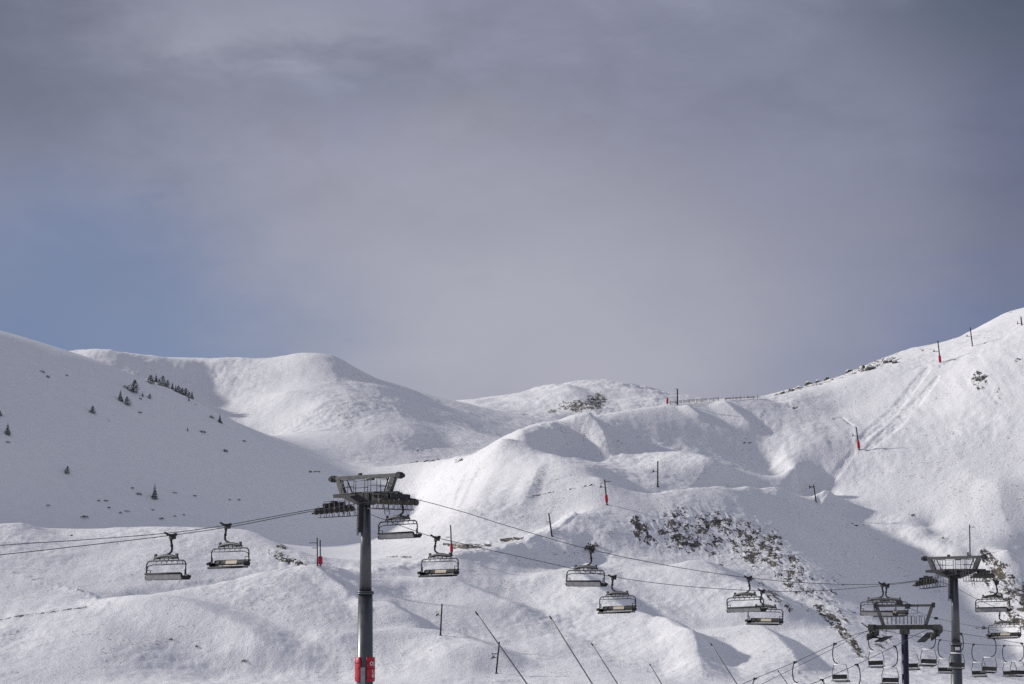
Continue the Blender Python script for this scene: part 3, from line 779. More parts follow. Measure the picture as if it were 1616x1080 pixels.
tower_at('more distant grey chairlift tower behind the blue one, without red pads', T2[0], T2[1], ground_z(*T2), False)

# ------------------------------------------------------------------ six-seat chairs (origin at the rope; x = width, y = travel, z up)
def six_seat(name, label, facing):
    """facing True: the front of the seat is towards local -y (the viewer)"""
    t = thing(name, label, 'chair', group='six-seat chairs on the grey chairlift')
    f = -1 if facing else 1
    g = MB(); g.box((0, 0, .02), (.13, .52, .12)); g.bar((0, -.24, .04), (0, -.50, .15), .08, .09); g.cyl((-.08, .30, .06), (.08, .30, .06), .085, 10); g.box((.0, .1, -.12), (.2, .34, .2))
    g.build('grip', M_DARK, t)
    s = -1.0 if facing else 1.0
    h = MB(); h.tube(spline([Vector(p) for p in [(0, 0, -.02), (.02 * s, 0, -.35), (.09 * s, 0, -.72), (.04 * s, 0, -.95), (-.22 * s, 0, -1.10), (-.55 * s, 0, -1.19)]], 4), .062, 8)
    h.cyl((.0, 0, -.15), (.03 * s, 0, -.3), .085, 8).cyl((.05 * s, 0, -.55), (.08 * s, 0, -.66), .085, 8)
    h.build('hanger', M_DARK, t)
    cx = -.36 * s
    y = MB(); ar = [(cx + x, 0, -1.19 - .16 * (x / .98) ** 2) for x in np.linspace(-.98, .98, 9)]
    y.tube(ar, [.05, .09, .10, .11, .115, .11, .10, .09, .05], 8)
    y.tube([(cx - .98, 0, -1.36), (cx + .98, 0, -1.36)], .03, 6)
    for x in (-.98, -.5, -.16, .2, .55, .98): y.tube([(cx + x, 0, -1.22 - .15 * (x / .98) ** 2), (cx + x, 0, -1.46)], .030, 5)
    for x in (-.84, .84): y.box((cx + x, 0, -1.18), (.11, .14, .22))
    y.build('yoke', M_GALV, t)
    cf = cx
    b = MB(); W = 1.56
    for yy in (0,):
        top = -1.47
        pts = [(cf - W, .0, -2.30), (cf - W, 0, -1.80)] + [(p.x, p.y, p.z) for p in arc((cf - W + .28, 0, top - .28), .28, 180, 90, 5)] + [(p.x, p.y, p.z) for p in arc((cf + W - .28, 0, top - .28), .28, 90, 0, 5)] + [(cf + W, 0, -1.80), (cf + W, 0, -2.30)]
        b.tube(pts, .038, 7)
    for sx in (-1, 1):
        b.tube([(cf + sx * W, 0, -2.02), (cf + sx * (W - .20), f * .12, -2.02), (cf + sx * (W - .20), f * .12, -2.36)], .026, 6)
        b.tube([(cf + sx * W, 0, -2.30), (cf + sx * (W + .03), f * .35, -2.38), (cf + sx * (W - .06), f * .42, -2.46)], .032, 6)
    b.build('frame', M_DARK, t)
    r = MB()
    r.tube([(cf - W + .22, f * .25, -1.68), (cf + W - .22, f * .25, -1.68)], .030, 6)
    for sx in (-1, 1): r.tube([(cf + sx * (W - .22), f * .25, -1.68), (cf + sx * (W - .05), f * .05, -1.78), (cf + sx * (W - .02), 0, -2.0)], .026, 6)
    for k in range(6):
        x = cf - 1.05 + k * .42
        r.tube([(x, f * .25, -1.68), (x, f * .22, -1.53)], .016, 4); r.tube([(x - .09, f * .25, -1.52), (x + .09, f * .25, -1.52)], .018, 4)
    r.build('safety_bar', M_GALV, t)
    # backrest: moulded shell with a dark rim; front side padded
    w = W - .16; n = 6
    bk = MB()
    for k in range(n):
        xa = cf - w + 2 * w * k / n; xb = xa + 2 * w / n
        bk.bar(((xa + xb) / 2, -f * .24, -2.25), ((xa + xb) / 2, -f * .14, -2.57), xb - xa - .012, .05, up=(0, 1, 0))
    sh = bk.build('backrest', M_SHELL, t)
    MB().tube([(cf - w, -f * .25, -2.23), (cf + w, -f * .25, -2.23)], .055, 8).build('rim', M_BLACK, sh)
    for a, e in ((cf - w, cf - w * .34), (cf + w * .34, cf + w)):
        MB().bar(((a + e) / 2, -f * .20 + f * .055, -2.22), ((a + e) / 2, -f * .14 + f * .055, -2.42), e - a, .07, up=(0, 1, 0)).build('cushion', M_BLACK, sh)
    if facing: MB().bar((cf, -f * .20 + f * .06, -2.23), (cf, -f * .14 + f * .06, -2.44), w * .66, .05, up=(0, 1, 0)).build('centre_panel', M_TAN, sh)
    st = MB()
    st.box((cf, f * .14, -2.66 if facing else -2.52), (2 * w, .52, .09))
    st.tube([(cf - w, f * .42, -2.68 if facing else -2.52), (cf + w, f * .42, -2.68 if facing else -2.52)], .07, 8)
    st.build('seat', M_BLACK, t)
    for sx in (-1, 1):
        a = MB(); a.box((cf + sx * (w + .05), f * .12, -2.44), (.14, .56, .16)); a.box((cf + sx * (w + .03), f * .05, -2.53), (.10, .40, .14))
        a.build('armrest', M_BLACK, t)
    return t
chairs_a = [(270, None, 'six-seat chair seen from behind, leftmost chair in the photo'),
            (634, None, 'six-seat chair seen from behind, hanging beside the head of the tall grey tower'),
            (932, None, 'six-seat chair seen from behind, hanging just below a dark bush on the snow'),
            (1181, None, 'six-seat chair seen from behind, overlapping a padded chair by the lower rocks'),
            (1392, None, 'six-seat chair seen from behind, left of a twin hanger above the blue tower'),
            (1572, None, 'six-seat chair seen from behind, highest chair right of the distant grey tower')]
chairs_b = [(357, 'six-seat chair with black pads facing the viewer, leftmost of the padded ones'),
            (688, 'six-seat chair with black pads facing the viewer, first one right of the tall grey tower'),
            (967, 'six-seat chair with black pads facing the viewer, lowest chair above the snow lances'),
            (1202, 'six-seat chair with black pads facing the viewer, by the lower rocks'),
            (1399, 'padded six-seat chair partly hidden by the head of the blue tower'),
            (1578, 'padded six-seat chair facing the viewer, lowest one right of the distant grey tower')]
def on_rope(rope, px):
    for a, b in zip(rope[:-1], rope[1:]):
        pa, pb = [float(proj_np(v.x, v.y, v.z)[0]) for v in (a, b)]
        if pa <= px <= pb: return a + (b - a) * ((px - pa) / (pb - pa + 1e-6))
    return rope[-1].copy()
CH = (1, 1, .925)
A0 = six_seat('six_seat_chair', chairs_a[0][2], False)
for i, (px, _, lab) in enumerate(chairs_a):
    p = on_rope(near_rope, px)
    if i == 0: A0.location = p; A0.rotation_euler = (0, 0, RZ); A0.scale = CH
    else: copy_thing(A0, lab, p, (math.radians(1.8 * math.sin(i * 2.3)), math.radians(1.3 * math.sin(i * 3.7)), RZ), CH)
B0 = six_seat('six_seat_chair', chairs_b[0][1], True)
for i, (px, lab) in enumerate(chairs_b):
    p = on_rope(far_rope, px)
    if i == 0: B0.location = p; B0.rotation_euler = (0, 0, RZ); B0.scale = CH
    else: copy_thing(B0, lab, p, (math.radians(1.8 * math.sin(i * 2.9 + 1)), math.radians(1.3 * math.sin(i * 4.1 + 2)), RZ), CH)

# ------------------------------------------------------------------ second chairlift with two-seat chairs
M2 = 1.96
RZ2 = math.atan2(M2, 1.0) - math.pi / 2
D2 = Vector((1, M2, 0)).normalized(); P2 = Vector((D2.y, -D2.x, 0))
B2 = (26.58, 172.7)
L2 = (B2[0] - P2.x * 2.25, B2[1] - P2.y * 2.25); R2 = (B2[0] + P2.x * 2.25, B2[1] + P2.y * 2.25)
l_px = [(1040, 1140), (1110, 1107), (1192, 1071), (1255, 1045), (1318, 1016), (1355, 1000), (1376, 996), (1395, 996), (1430, 1002), (1484, 1010), (1537, 1017), (1585, 1019), (1640, 1020), (1720, 1019)]
r_px = [(1170, 1138), (1240, 1098), (1297, 1073), (1352, 1049), (1412, 1020), (1450, 1000), (1472, 993), (1490, 995), (1516, 1000), (1568, 1008), (1616, 1016), (1700, 1026)]
l_rope = spline([on_line(*p, *L2, m=M2) for p in l_px]); r_rope = spline([on_line(*p, *R2, m=M2) for p in r_px])
tag(MB().tube(l_rope, .019, 6).build('haul_rope', M_ROPE), 'left rope of the two-seat chairlift, rising to the left end of the blue tower head', 'rope', 'ropes of the two-seat chairlift')
tag(MB().tube(r_rope, .019, 6).build('haul_rope', M_ROPE), 'right rope of the two-seat chairlift, rising to the right end of the blue tower head', 'rope', 'ropes of the two-seat chairlift')
def blue_tower():
    z0 = ground_z(*B2)
    t = thing('chairlift_tower', 'blue chairlift tower with a dark olive crossarm, shorter than the grey towers', 'lift tower', (B2[0], B2[1], z0), RZ2)
    zc = at(0, 990, B2[1]).z - z0; zt = at(0, 956, B2[1]).z - z0
    MB().tube([(0, 0, -1), (0, 0, zc - .2)], [.27, .235], 24).build('pole', M_BLUE, t)
    MB().cyl((0, 0, -.5), (0, 0, .3), .55, 20).build('footing', M_GALV, t)
    a = MB(); a.box((0, 0, zc), (4.6, .36, .31)); a.box((0, 0, zc - .27), (.56, .46, .42)); a.box((-2.3, 0, zc - .02), (.40, .6, .42)); a.box((2.3, 0, zc - .03), (.34, .6, .40)); a.build('crossarm', M_OLIVE, t)
    top = MB(); top.bar((-2.08, 0, zt), (2.08, 0, zt), .16, .16); tb = top.build('head_beam', M_GALV, t)
    for s in (-1, 1):
        MB().bar((s * 2.0, 0, zt + .06), (s * 1.48, 0, zc + .12), .19, .2, up=(0, 1, 0)).build('head_leg', M_GALV, tb)
        MB().box((s * 2.05, 0, zt + .02), (.16, .30, .34)).build('lifting_lug', M_DARK, tb)
    MB().box((-.28, -.15, zt + .20), (.42, .12, .24)).build('sign_box', M_BLACK, tb)
    MB().box((.28, -.12, zt - .05), (.30, .2, .34)).build('lamp_box', M_DARK, tb)
    r = MB()
    for x0, x1 in ((-1.35, -1.05), (-.75, -.45), (-.2, .1), (.35, .62), (.95, 1.3)):
        h = .75 if x0 != -.2 else .85
        r.tube([(x0, -.35, zc + .2), (x0, -.35, zc + h - .06), (x0 + .06, -.35, zc + h), (x1 - .06, -.35, zc + h), (x1, -.35, zc + h - .06), (x1, -.35, zc + .2)], .020, 4)
        r.tube([(x0, .35, zc + .2), (x0, .35, zc + h - .06), (x0 + .06, .35, zc + h), (x1 - .06, .35, zc + h), (x1, .35, zc + h - .06), (x1, .35, zc + .2)], .020, 4)
    r.tube([(.9, .1, zt), (.9, .1, zt - .55), (.25, .1, zt - .55)], .022, 4)
    r.build('railing', M_GALV, t)
    for s, sl in ((-1, .16), (1, .28)):
        x = s * 2.25; zz = (rope_z(l_rope, L2[0]) if s < 0 else rope_z(r_rope, R2[0])) - z0
        b = MB(); b.bar((x, -1.15, zz - .36 - sl * 1.15), (x, 1.15, zz - .36 + sl * 1.0), .12, .20); b.box((x, 0, zz - .30), (.3, .4, .4))
        xi = x - s * .75
        b.bar((xi, -1.1, zz - .55 - sl * 1.1), (xi, 1.1, zz - .55 + sl * 1.1), .55, .06)
        b.bar((xi, 0, zz - .55), (x, 0, zz - .4), .1, .1)
        bo = b.build('sheave_assembly', M_DARK, t)
        for k in range(5):
            y = -1.05 + k * .52
            MB().cyl((x - .05, y, zz - .22 + sl * y * .9), (x + .05, y, zz - .22 + sl * y * .9), .19, 12).build('sheave_wheel', M_SHEAVE, bo)
blue_tower()
def two_seat(label, s):
    """s = +1: hanger bulges to local +x"""
    t = thing('two_seat_chair', label, 'chair', group='two-seat chairs on the blue chairlift')
    MB().box((0, 0, 0), (.10, .42, .10)).box((s * .05, 0, -.06), (.08, .14, .12)).build('grip', M_DARK, t)
    MB().tube(spline([Vector(p) for p in [(0, 0, 0), (s * .10, 0, -.10), (s * .17, 0, -.38), (s * .19, 0, -.72), (s * .14, 0, -1.05), (s * .02, 0, -1.22), (-s * .16, 0, -1.31)]], 4), .034, 7).build('hanger', M_DARK, t)
    c = -s * .30
    fr = MB()
    fr.tube([(c - .42, 0, -1.36), (c + .42, 0, -1.36)], .034, 6)
    fr.build('top_bar', M_SNOWCAP, t)
    for k in (-1, 1):
        MB().tube([(c + k * .42, 0, -1.36), (c + k * .56, .02, -1.86), (c + k * .53, .06, -2.40), (c + k * .53, -.30, -2.44)], .024, 6).build('side_bar', M_DARK, t)
    fy = -1 if s > 0 else 1                                # right rope: the front of the seat is seen
    b = MB(); b.bar((c, .10 * -fy, -2.02), (c, .04 * -fy, -2.30), 1.02, .06, up=(0, 1, 0)); b.build('backrest', M_BLACK, t)
    q = MB(); q.box((c, fy * .20, -2.40), (1.04, .46, .08)); so = q.build('seat', M_SHELL, t)
    MB().tube([(c - .52, fy * .42, -2.44), (c + .52, fy * .42, -2.44)], .055, 7).build('seat_edge', M_BLACK, so)
    return t
lefts = [(1110, 'x'), (1192, 'two-seat chair on the left rope, leftmost and cut by the bottom edge'),
         (1255, 'two-seat chair on the left rope, second from the left, seat hidden below the frame'), (1318, 'black-backed two-seat chair on the left rope, third from the left, over the scree'),
         (1374, 'two-seat chair with black backrest hanging at the left end of the blue tower head'), (1430, 'two-seat chair with black backrest on the left rope, half hidden behind the blue pole'),
         (1484, 'two-seat chair on the left rope, just left of the distant grey pole'), (1537, 'two-seat chair on the left rope, first one right of the distant grey pole'),
         (1585, 'two-seat chair on the left rope, close to the right edge of the photo')]
rights = [(1297, 'two-seat chair on the right rope, lowest hanger of that rope, cut by the bottom edge'), (1352, 'two-seat chair on the right rope, second from the left, over the dark scree'),
          (1412, 'two-seat chair on the right rope, its hanger directly left of the blue pole'), (1472, 'two-seat chair hanging at the right end of the blue tower head'),
          (1516, 'two-seat chair on the right rope, in front of the distant grey pole'), (1568, 'two-seat chair on the right rope, right of the distant grey pole'),
          (1612, 'two-seat chair on the right rope at the right edge of the photo')]
first = two_seat(lefts[1][1], -1)
first.location = on_rope(l_rope, 1192); first.rotation_euler = (0, 0, RZ2)
for px, lab in lefts[2:]:
    copy_thing(first, lab, on_rope(l_rope, px), (math.radians(2.5 * math.sin(px)), math.radians(2.0 * math.sin(px * 1.7)), RZ2 + math.radians(3 * math.sin(px * .7))))
first = two_seat(rights[0][1], 1)
for i, (px, lab) in enumerate(rights):
    if i == 0: first.location = on_rope(r_rope, px); first.rotation_euler = (0, 0, RZ2)
    else: copy_thing(first, lab, on_rope(r_rope, px), (math.radians(2.5 * math.sin(px)), math.radians(2.0 * math.sin(px * 1.7)), RZ2 + math.radians(3 * math.sin(px * .7))))
# signal cables of the two-seat lift
p0 = at(1431, 958, B2[1]); p1 = at(1477, 976, 186); p2 = at(1562, 993, 208); p3 = at(1640, 1006, 230)
cb = thing('signal_cable', 'thin cable running right from the blue tower head, with one small dark splice', 'cable')
MB().tube(spline([p0, p1, p2, p3]), .018, 5).build('cable_run', M_ROPE, cb)
MB().box(p1, (.25, .25, .18)).build('splice_box', M_BLACK, cb)
q = [at(1378, 990, 172.5), at(1330, 1016, 165), at(1262, 1050, 158), at(1204, 1079, 152), at(1120, 1120, 146)]
tag(MB().tube(spline(q), .016, 5).build('signal_cable', M_ROPE), 'thin cable just below the left rope, running left from the blue tower', 'cable')

# ------------------------------------------------------------------ drag-lift poles on the slopes
PX2M = 1 / F_PX
def drag_pole(label, base, top, hw=.16, arm=None, pad=None, twin=None, sheave=None, box=False):
    hw *= 1.25
    """base, top: columns/rows of foot and tip; arm: (row, column end); pad: (row0,row1); sheave: (column,row)"""
    g = pick(*base); Y = g.y; s = Y * PX2M
    t = thing('drag_lift_pole', label, 'lift pole', g, 0, 'poles of the drag lifts')
    T = at(top[0], top[1], Y) - g
    MB().tube([-T * .06, T * .5, T], [hw, hw * .95, hw * .9], 10).build('pole', M_DARK, t)
    def P(px, row): return at(px, row, Y) - g
    if twin:
        o = Vector((twin * s, .35, 0)); MB().tube([o - T * .06, o + T * .93], hw * .95, 10).build('pole', M_DARK, t)
    if arm:
        for k, (r, c) in enumerate(arm):
            f = (r - base[1]) / (top[1] - base[1]); a0 = T * f
            MB().bar(a0, P(c, r), .16, .16).build('crossarm', M_DARK, t)
    if sheave:
        c, r = sheave
        q = P(c, r); d = Vector((.35, .9, .28)).normalized()
        b = MB(); b.bar(q - d * .8, q + d * .8, .12, .20)
        f = (r - base[1]) / (top[1] - base[1]); b.bar(T * f, q, .12, .14); b.tube([q, q + Vector((-.1, 0, 1.0))], .06, 5)
        so = b.build('sheave_assembly', M_DARK, t)
        for k in (-1, 0, 1):
            e = q + d * (.62 * k) + Vector((0, 0, .12)); MB().cyl(e - Vector((.07, 0, 0)), e + Vector((.07, 0, 0)), .26, 10).build('sheave_wheel', M_DARK, so)
    if pad:
        r0, r1 = pad; o = Vector((twin * s, .35, 0)) if twin else Vector((0, 0, 0))
        f0, f1 = [(r - base[1]) / (top[1] - base[1]) for r in (r0, r1)]
        m = T * ((f0 + f1) / 2)
        w = hw + .24 * (1.7 if twin else 1)
        MB().tube([o + T * f1, o + T * (f1 + (f0 - f1) * .15), o + T * (f0 - (f0 - f1) * .15), o + T * f0], [w * .75, w, w, w * .75], 12).build('safety_pad', M_RED, t)
    if box:
        MB().box((-.7, 0, .35), (.7, .6, 1.3)).build('equipment_box', M_CABINET, t)
    MB().cyl((0, 0, -.5), (0, 0, .12), hw * 2.1, 10).build('footing', M_GALV, t)
    return t
drag_pole('twin steel pole with one red pad on the crest of the left foreground hill', (501, 893), (500.5, 849), .13, arm=[(857, 488), (865, 492)], pad=(891, 878), twin=4.5)
drag_pole('bare dark lift pole right of the tall tower, above the leftmost snow lance', (695, 1003), (697.5, 953), .15, sheave=(690, 971))
drag_pole('dark lift pole crossed by the leftmost snow lance', (783, 1063), (788, 1013), .15, arm=[(1032, 776)], sheave=(778, 1038))
drag_pole('red-padded lift pole rising behind a black-padded chair, beside the dark hollow', (713, 877), (711, 829), .15, pad=(872, 860), arm=[(848, 704)])
drag_pole('bare leaning pole at the edge of the piste, left of the rocky hill', (871, 846), (866, 810), .17, arm=[(824, 861)])
drag_pole('red-padded lift pole with a T-shaped top, on the bench above the rocky hill', (958, 797), (954, 757), .17, pad=(793, 781), arm=[(760, 964)], sheave=(948, 769))
drag_pole('bare dark lift pole on the crest, below the middle of the piste bank', (1038, 768), (1038, 728), .18, sheave=(1031, 745))
drag_pole('small lift pole in the gully between the rocky hill and the right hillside', (1288, 793), (1284, 765), .16, arm=[(768, 1276)], sheave=(1278, 770))
drag_pole('dark lift pole with an arm to the right, above the distant grey chairlift tower', (1531, 877), (1530, 828), .15, arm=[(832, 1539)], box=True)
drag_pole('red-padded lift pole halfway up the right hillside beside two furrows', (1356, 710), (1351, 674), .18, pad=(708, 696), sheave=(1346, 688))
drag_pole('red-padded lift pole high on the right hillside, near the skyline', (1484, 574), (1480, 538), .18, pad=(572, 561), sheave=(1474, 555))
drag_pole('bare lift pole crossing the skyline of the right hill', (1535, 549), (1531, 517), .17, sheave=(1526, 531))
drag_pole('topmost lift pole at the right edge of the photo', (1613, 515), (1611, 500), .2, sheave=(1606, 511))
def post_on(label, name, cat, px, row, top, w, mat, h_extra=None):
    g = pick(px, row); T = at(px, top, g.y) - g
    t = thing(name, label, cat, g)
    return t, g, T
t, g, T = post_on('dark square post standing on the piste shelf, taller than the fence beside it', 'post', 'post', 1069, 639, 614, .3, M_DARK)
MB().tube([(0, 0, -.6), T], [.26, .22], 8).build('shaft', M_DARK, t); MB().bar(T, T + Vector((-1.0, 0, -.05)), .10, .12).build('arm', M_DARK, t)
t, g, T = post_on('short red padded marker at the left end of the skyline fence', 'piste_marker', 'marker', 1053, 640, 628, .2, M_RED)
MB().tube([(0, 0, -.4), T], .08, 6).build('stake', M_DARK, t); MB().tube([T * .25, T * .35, T * .95, T], [.28, .36, .36, .28], 10).build('pad', M_RED, t)
# low fence on the shelf
f0 = [pick(x, r) for x, r in ((1056, 640), (1078, 638), (1098, 636), (1118, 635), (1136, 633))]
fo = thing('snow_fence', 'low wooden rail fence along the edge of the piste shelf, right of the dark post', 'fence', f0[0])
for a, b in zip(f0[:-1], f0[1:]):
    a, b = a - f0[0], b - f0[0]
    sec = MB()
    for h in (.30, .72, 1.12):
        e0 = a + (b - a) * .06; e1 = a + (b - a) * .90
        sec.bar(e0 + Vector((0, 0, h)), e1 + Vector((0, 0, h + .18)), .08, .13)
    sec.build('rail_section', M_WOOD, fo)
    for k in (.06, .48, .9):
        q = a + (b - a) * k; MB().bar(q - Vector((0, 0, .5)), q + Vector((0, 0, 1.35)), .12, .12).build('post', M_WOOD, fo)
f1 = [pick(x, r) for x, r in ((1144, 632), (1160, 631), (1178, 630), (1200, 629))]
fo = thing('snow_fence', 'half-buried fence with ragged rails on the skyline, farthest right on the piste shelf', 'fence', f1[0])
for a, b in zip(f1[:-1], f1[1:]):
    a, b = a - f1[0], b - f1[0]
    MB().bar(a + Vector((0, 0, .5)), b + Vector((0, 0, .55)), .10, .22).bar(a + Vector((0, 0, .7)), a + (b - a) * .6 + Vector((0, 0, .8)), .08, .12).build('rail_section', M_WOOD, fo)
    for k in (.1, .5, .8):
        q = a + (b - a) * k; MB().bar(q - Vector((0, 0, .5)), q + Vector((0, 0, .9 + .4 * math.sin(9 * q.x))), .15, .15).build('post', M_WOOD, fo)

# ------------------------------------------------------------------ leaning snow lances
for (tx, tr, dx, dr, Y, lab) in [(750, 965, 82, 115, 290, 'long leaning snow lance crossing a lift pole, leftmost of the row'), (867, 972, 68, 108, 320, 'long leaning snow lance in the open slope, second from the left'),
                               (933, 1015, 42, 65, 380, 'leaning snow lance below a padded chair, third from the left'), (1025, 1048, 20, 33, 410, 'leaning snow lance with only its tip above the bottom edge, fourth from the left'),
                               (1121, 1015, 41, 63, 385, 'leaning snow lance on the bright mound left of the scree, fifth from the left'), (1227, 1058, 16, 22, 420, 'faint leaning snow lance behind the blue lift ropes, farthest right')]:
    top = at(tx, tr, Y); d = (at(tx + dx, tr + dr, Y) - top).normalized()
    k = 0.0
    while k < 30 and (top + d * k).z > ground_z((top + d * k).x, Y): k += .05
    foot = top + d * k
    t = thing('snow_lance', lab, 'snow lance', foot, 0, 'leaning snow lances in the lower meadow')
    e = top - foot
    MB().tube([-e.normalized() * .5, e * .5, e * .96], [.088, .082, .075], 8).build('mast', M_LANCE, t)
    MB().tube([e * .96, e * .975, e], [.09, .10, .07], 10).build('nozzle_head', M_DARK, t)
    MB().box((0, 0, .1), (.5, .5, 1.1)).build('valve_box', M_CABINET, t)

# ------------------------------------------------------------------ conifers and scrub on the shaded left slope
def conifer_mesh(seed, h=6.0, spread=.30, n=15):
    rnd = random.Random(seed); mb = MB()
    for k in range(n):
        f = k / (n - 1); z = h * (.06 + .9 * f); R = h * spread * (1 - f) ** (.62 if spread > .33 else .9) + .10
        m = max(4, int(9 * (1 - f) + 4)); a0 = rnd.random() * 6
        for i in range(m):
            a = a0 + i * 2 * math.pi / m + rnd.uniform(-.25, .25); r = R * rnd.uniform(.55, 1.15)
            if rnd.random() < .06: continue
            c, s = math.cos(a), math.sin(a); w = .22 * h * rnd.uniform(.4, .65) * (1.1 - f)
            zb = z - r * rnd.uniform(.18, .5)
            p0 = (0, 0, z + .12); tip = (c * r, s * r, zb); mid = (c * r * .55, s * r * .55, (z + zb) / 2 + .12 * r)
            l = (mid[0] - s * w, mid[1] + c * w, mid[2] - .25 * w); q = (mid[0] + s * w, mid[1] - c * w, mid[2] - .25 * w)
            mb.add([p0, l, tip, q, mid], [(0, 1, 4), (1, 2, 4), (2, 3, 4), (3, 0, 4)])
    return mb
def pine_mesh(seed, h=5.9, R=2.55):
    rnd = random.Random(seed); mb = MB()
    for k in range(300):
        f = rnd.random() ** 1.15; prof = math.sin(math.pi * min(1, (f * .93 + .07)) ** .62) ** .8 * (1 - .35 * f)
        a = rnd.random() * 6.283; r = R * prof * (rnd.random() ** .45) * (1 + .28 * math.sin(3 * a + seed) + .15 * math.sin(5 * a + 9 * f))
        c = Vector((math.cos(a) * r + .35 * math.sin(4 * f + seed), math.sin(a) * r, h * (.03 + .93 * f)))
        o = Vector((math.cos(a), math.sin(a), rnd.uniform(-.45, .35))).normalized() * rnd.uniform(.35, .62)
        t = Vector((-math.sin(a), math.cos(a), rnd.uniform(-.2, .2))) * rnd.uniform(.22, .42)
        mb.add([c - o * .5 - t * .6, c - o * .5 + t * .6, c + t, c + o, c - t, c + Vector((0, 0, .16))], [(0, 1, 5), (1, 2, 5), (2, 3, 5), (3, 4, 5), (4, 0, 5)])
    return mb
def conifer(label, seed, spread):
    t = thing('conifer', label, 'tree', group='conifers on the shaded left slope')
    MB().tube([(0, 0, -.6), (0, 0, 2.5), (0, 0, 5.6)], [.16, .11, .03], 7).build('trunk', M_BARK, t)
    (pine_mesh(seed) if spread > .33 else conifer_mesh(seed, 6.3, spread)).build('crown', M_NEEDLE, t)
    return t
TREES = [ # column, row of the foot, height in rows, kind, label
 (211, 621, 23, 0, 'largest broad snow-dusted conifer, just left of the tree row on the left ridge'),
 (190, 634, 20, 1, 'slim dark conifer, left one of a pair lower left of the largest conifer'),
 (201, 640, 15, 0, 'dark conifer, right one of a pair lower left of the largest conifer'),
 (146, 653, 13, 0, 'small round dark conifer standing alone on the open left slope'),
 (12, 686, 20, 1, 'slim lone conifer near the left edge of the photo'),
 (0, 657, 10, 0, 'little dark conifer cut by the left edge of the photo'),
 (244, 787, 25, 1, 'slender lone conifer low on the shaded slope, left of the tall tower'),
 (106, 748, 13, 0, 'small scrubby conifer standing alone low on the left slope'),
 (237, 607, 16, 0, 'pale snowy conifer at the upper left end of the ridge row'),
 (246, 604, 15, 1, 'slim conifer, second in the ridge row from its upper left end'),
 (257, 609, 17, 0, 'broad conifer, third and tallest in the ridge row'),
 (264, 612, 13, 0, 'conifer close behind the tallest of the ridge row, fourth from the upper left'),
 (272, 615, 13, 1, 'dark conifer in the middle of the ridge row, fifth from the upper left'),
 (282, 620, 12, 0, 'pale conifer, sixth in the ridge row'),
 (293, 626, 14, 0, 'bushy conifer, seventh in the ridge row'),
 (303, 630, 14, 1, 'slim conifer at the lower right end of the ridge row'),
 (251, 609, 12, 0, 'small round conifer wedged between the second and third trees of the ridge row'),
 (277, 618, 11, 1, 'small slim conifer between the fifth and sixth trees of the ridge row'),
 (287, 623, 11, 0, 'low bushy conifer between the sixth and seventh trees of the ridge row'),
 (298, 629, 11, 0, 'low conifer filling the gap before the last tree of the ridge row'),
 (241, 607, 10, 0, 'low snowy conifer between the first and second trees of the ridge row'),
 (225, 627, 10, 1, 'small pointed conifer just right of the largest conifer'),
 (236, 630, 9, 0, 'small rounded conifer, second to the right of the largest conifer'),
 (347, 668, 15, 1, 'slim conifer on the edge of the shaded slope, right of the ridge row'),
 (296, 681, 7, 1, 'tiny pointed conifer in the middle of the upper left slope'),
 (298, 634, 6, 0, 'tiny conifer directly below the lower right end of the ridge row')]
protos = {}
for i, (px, r, h, kind, lab) in enumerate(TREES):
    p = pick(px, r); H = h * p.y * PX2M
    sc_ = H / 6.0
    if kind not in protos:
        protos[kind] = conifer(lab, 11 + kind, .42 if kind == 0 else .29); o = protos[kind]; o.location = p; o.scale = (sc_,) * 3
    else: copy_thing(protos[kind], lab, p, (0, 0, i * 1.7), (sc_ * (1 + .12 * math.sin(i * 5)), sc_ * (1 + .12 * math.sin(i * 5)), sc_))
def scrub_mesh(seed):
    rnd = random.Random(seed); mb = MB()
    for k in range(90):
        a = rnd.random() * 6.283; r = rnd.random() ** .6; z = (1 - r * r) * rnd.random() * .8
        c = Vector((math.cos(a) * r, math.sin(a) * r * .8, z + .05)); u = Vector((rnd.uniform(-1, 1), rnd.uniform(-1, 1), rnd.uniform(-.3, 1))).normalized() * .22
        v = u.orthogonal().normalized() * .13
        mb.add([c - u * .3 - v, c - u * .3 + v, c + u], [(0, 1, 2)])
    return mb
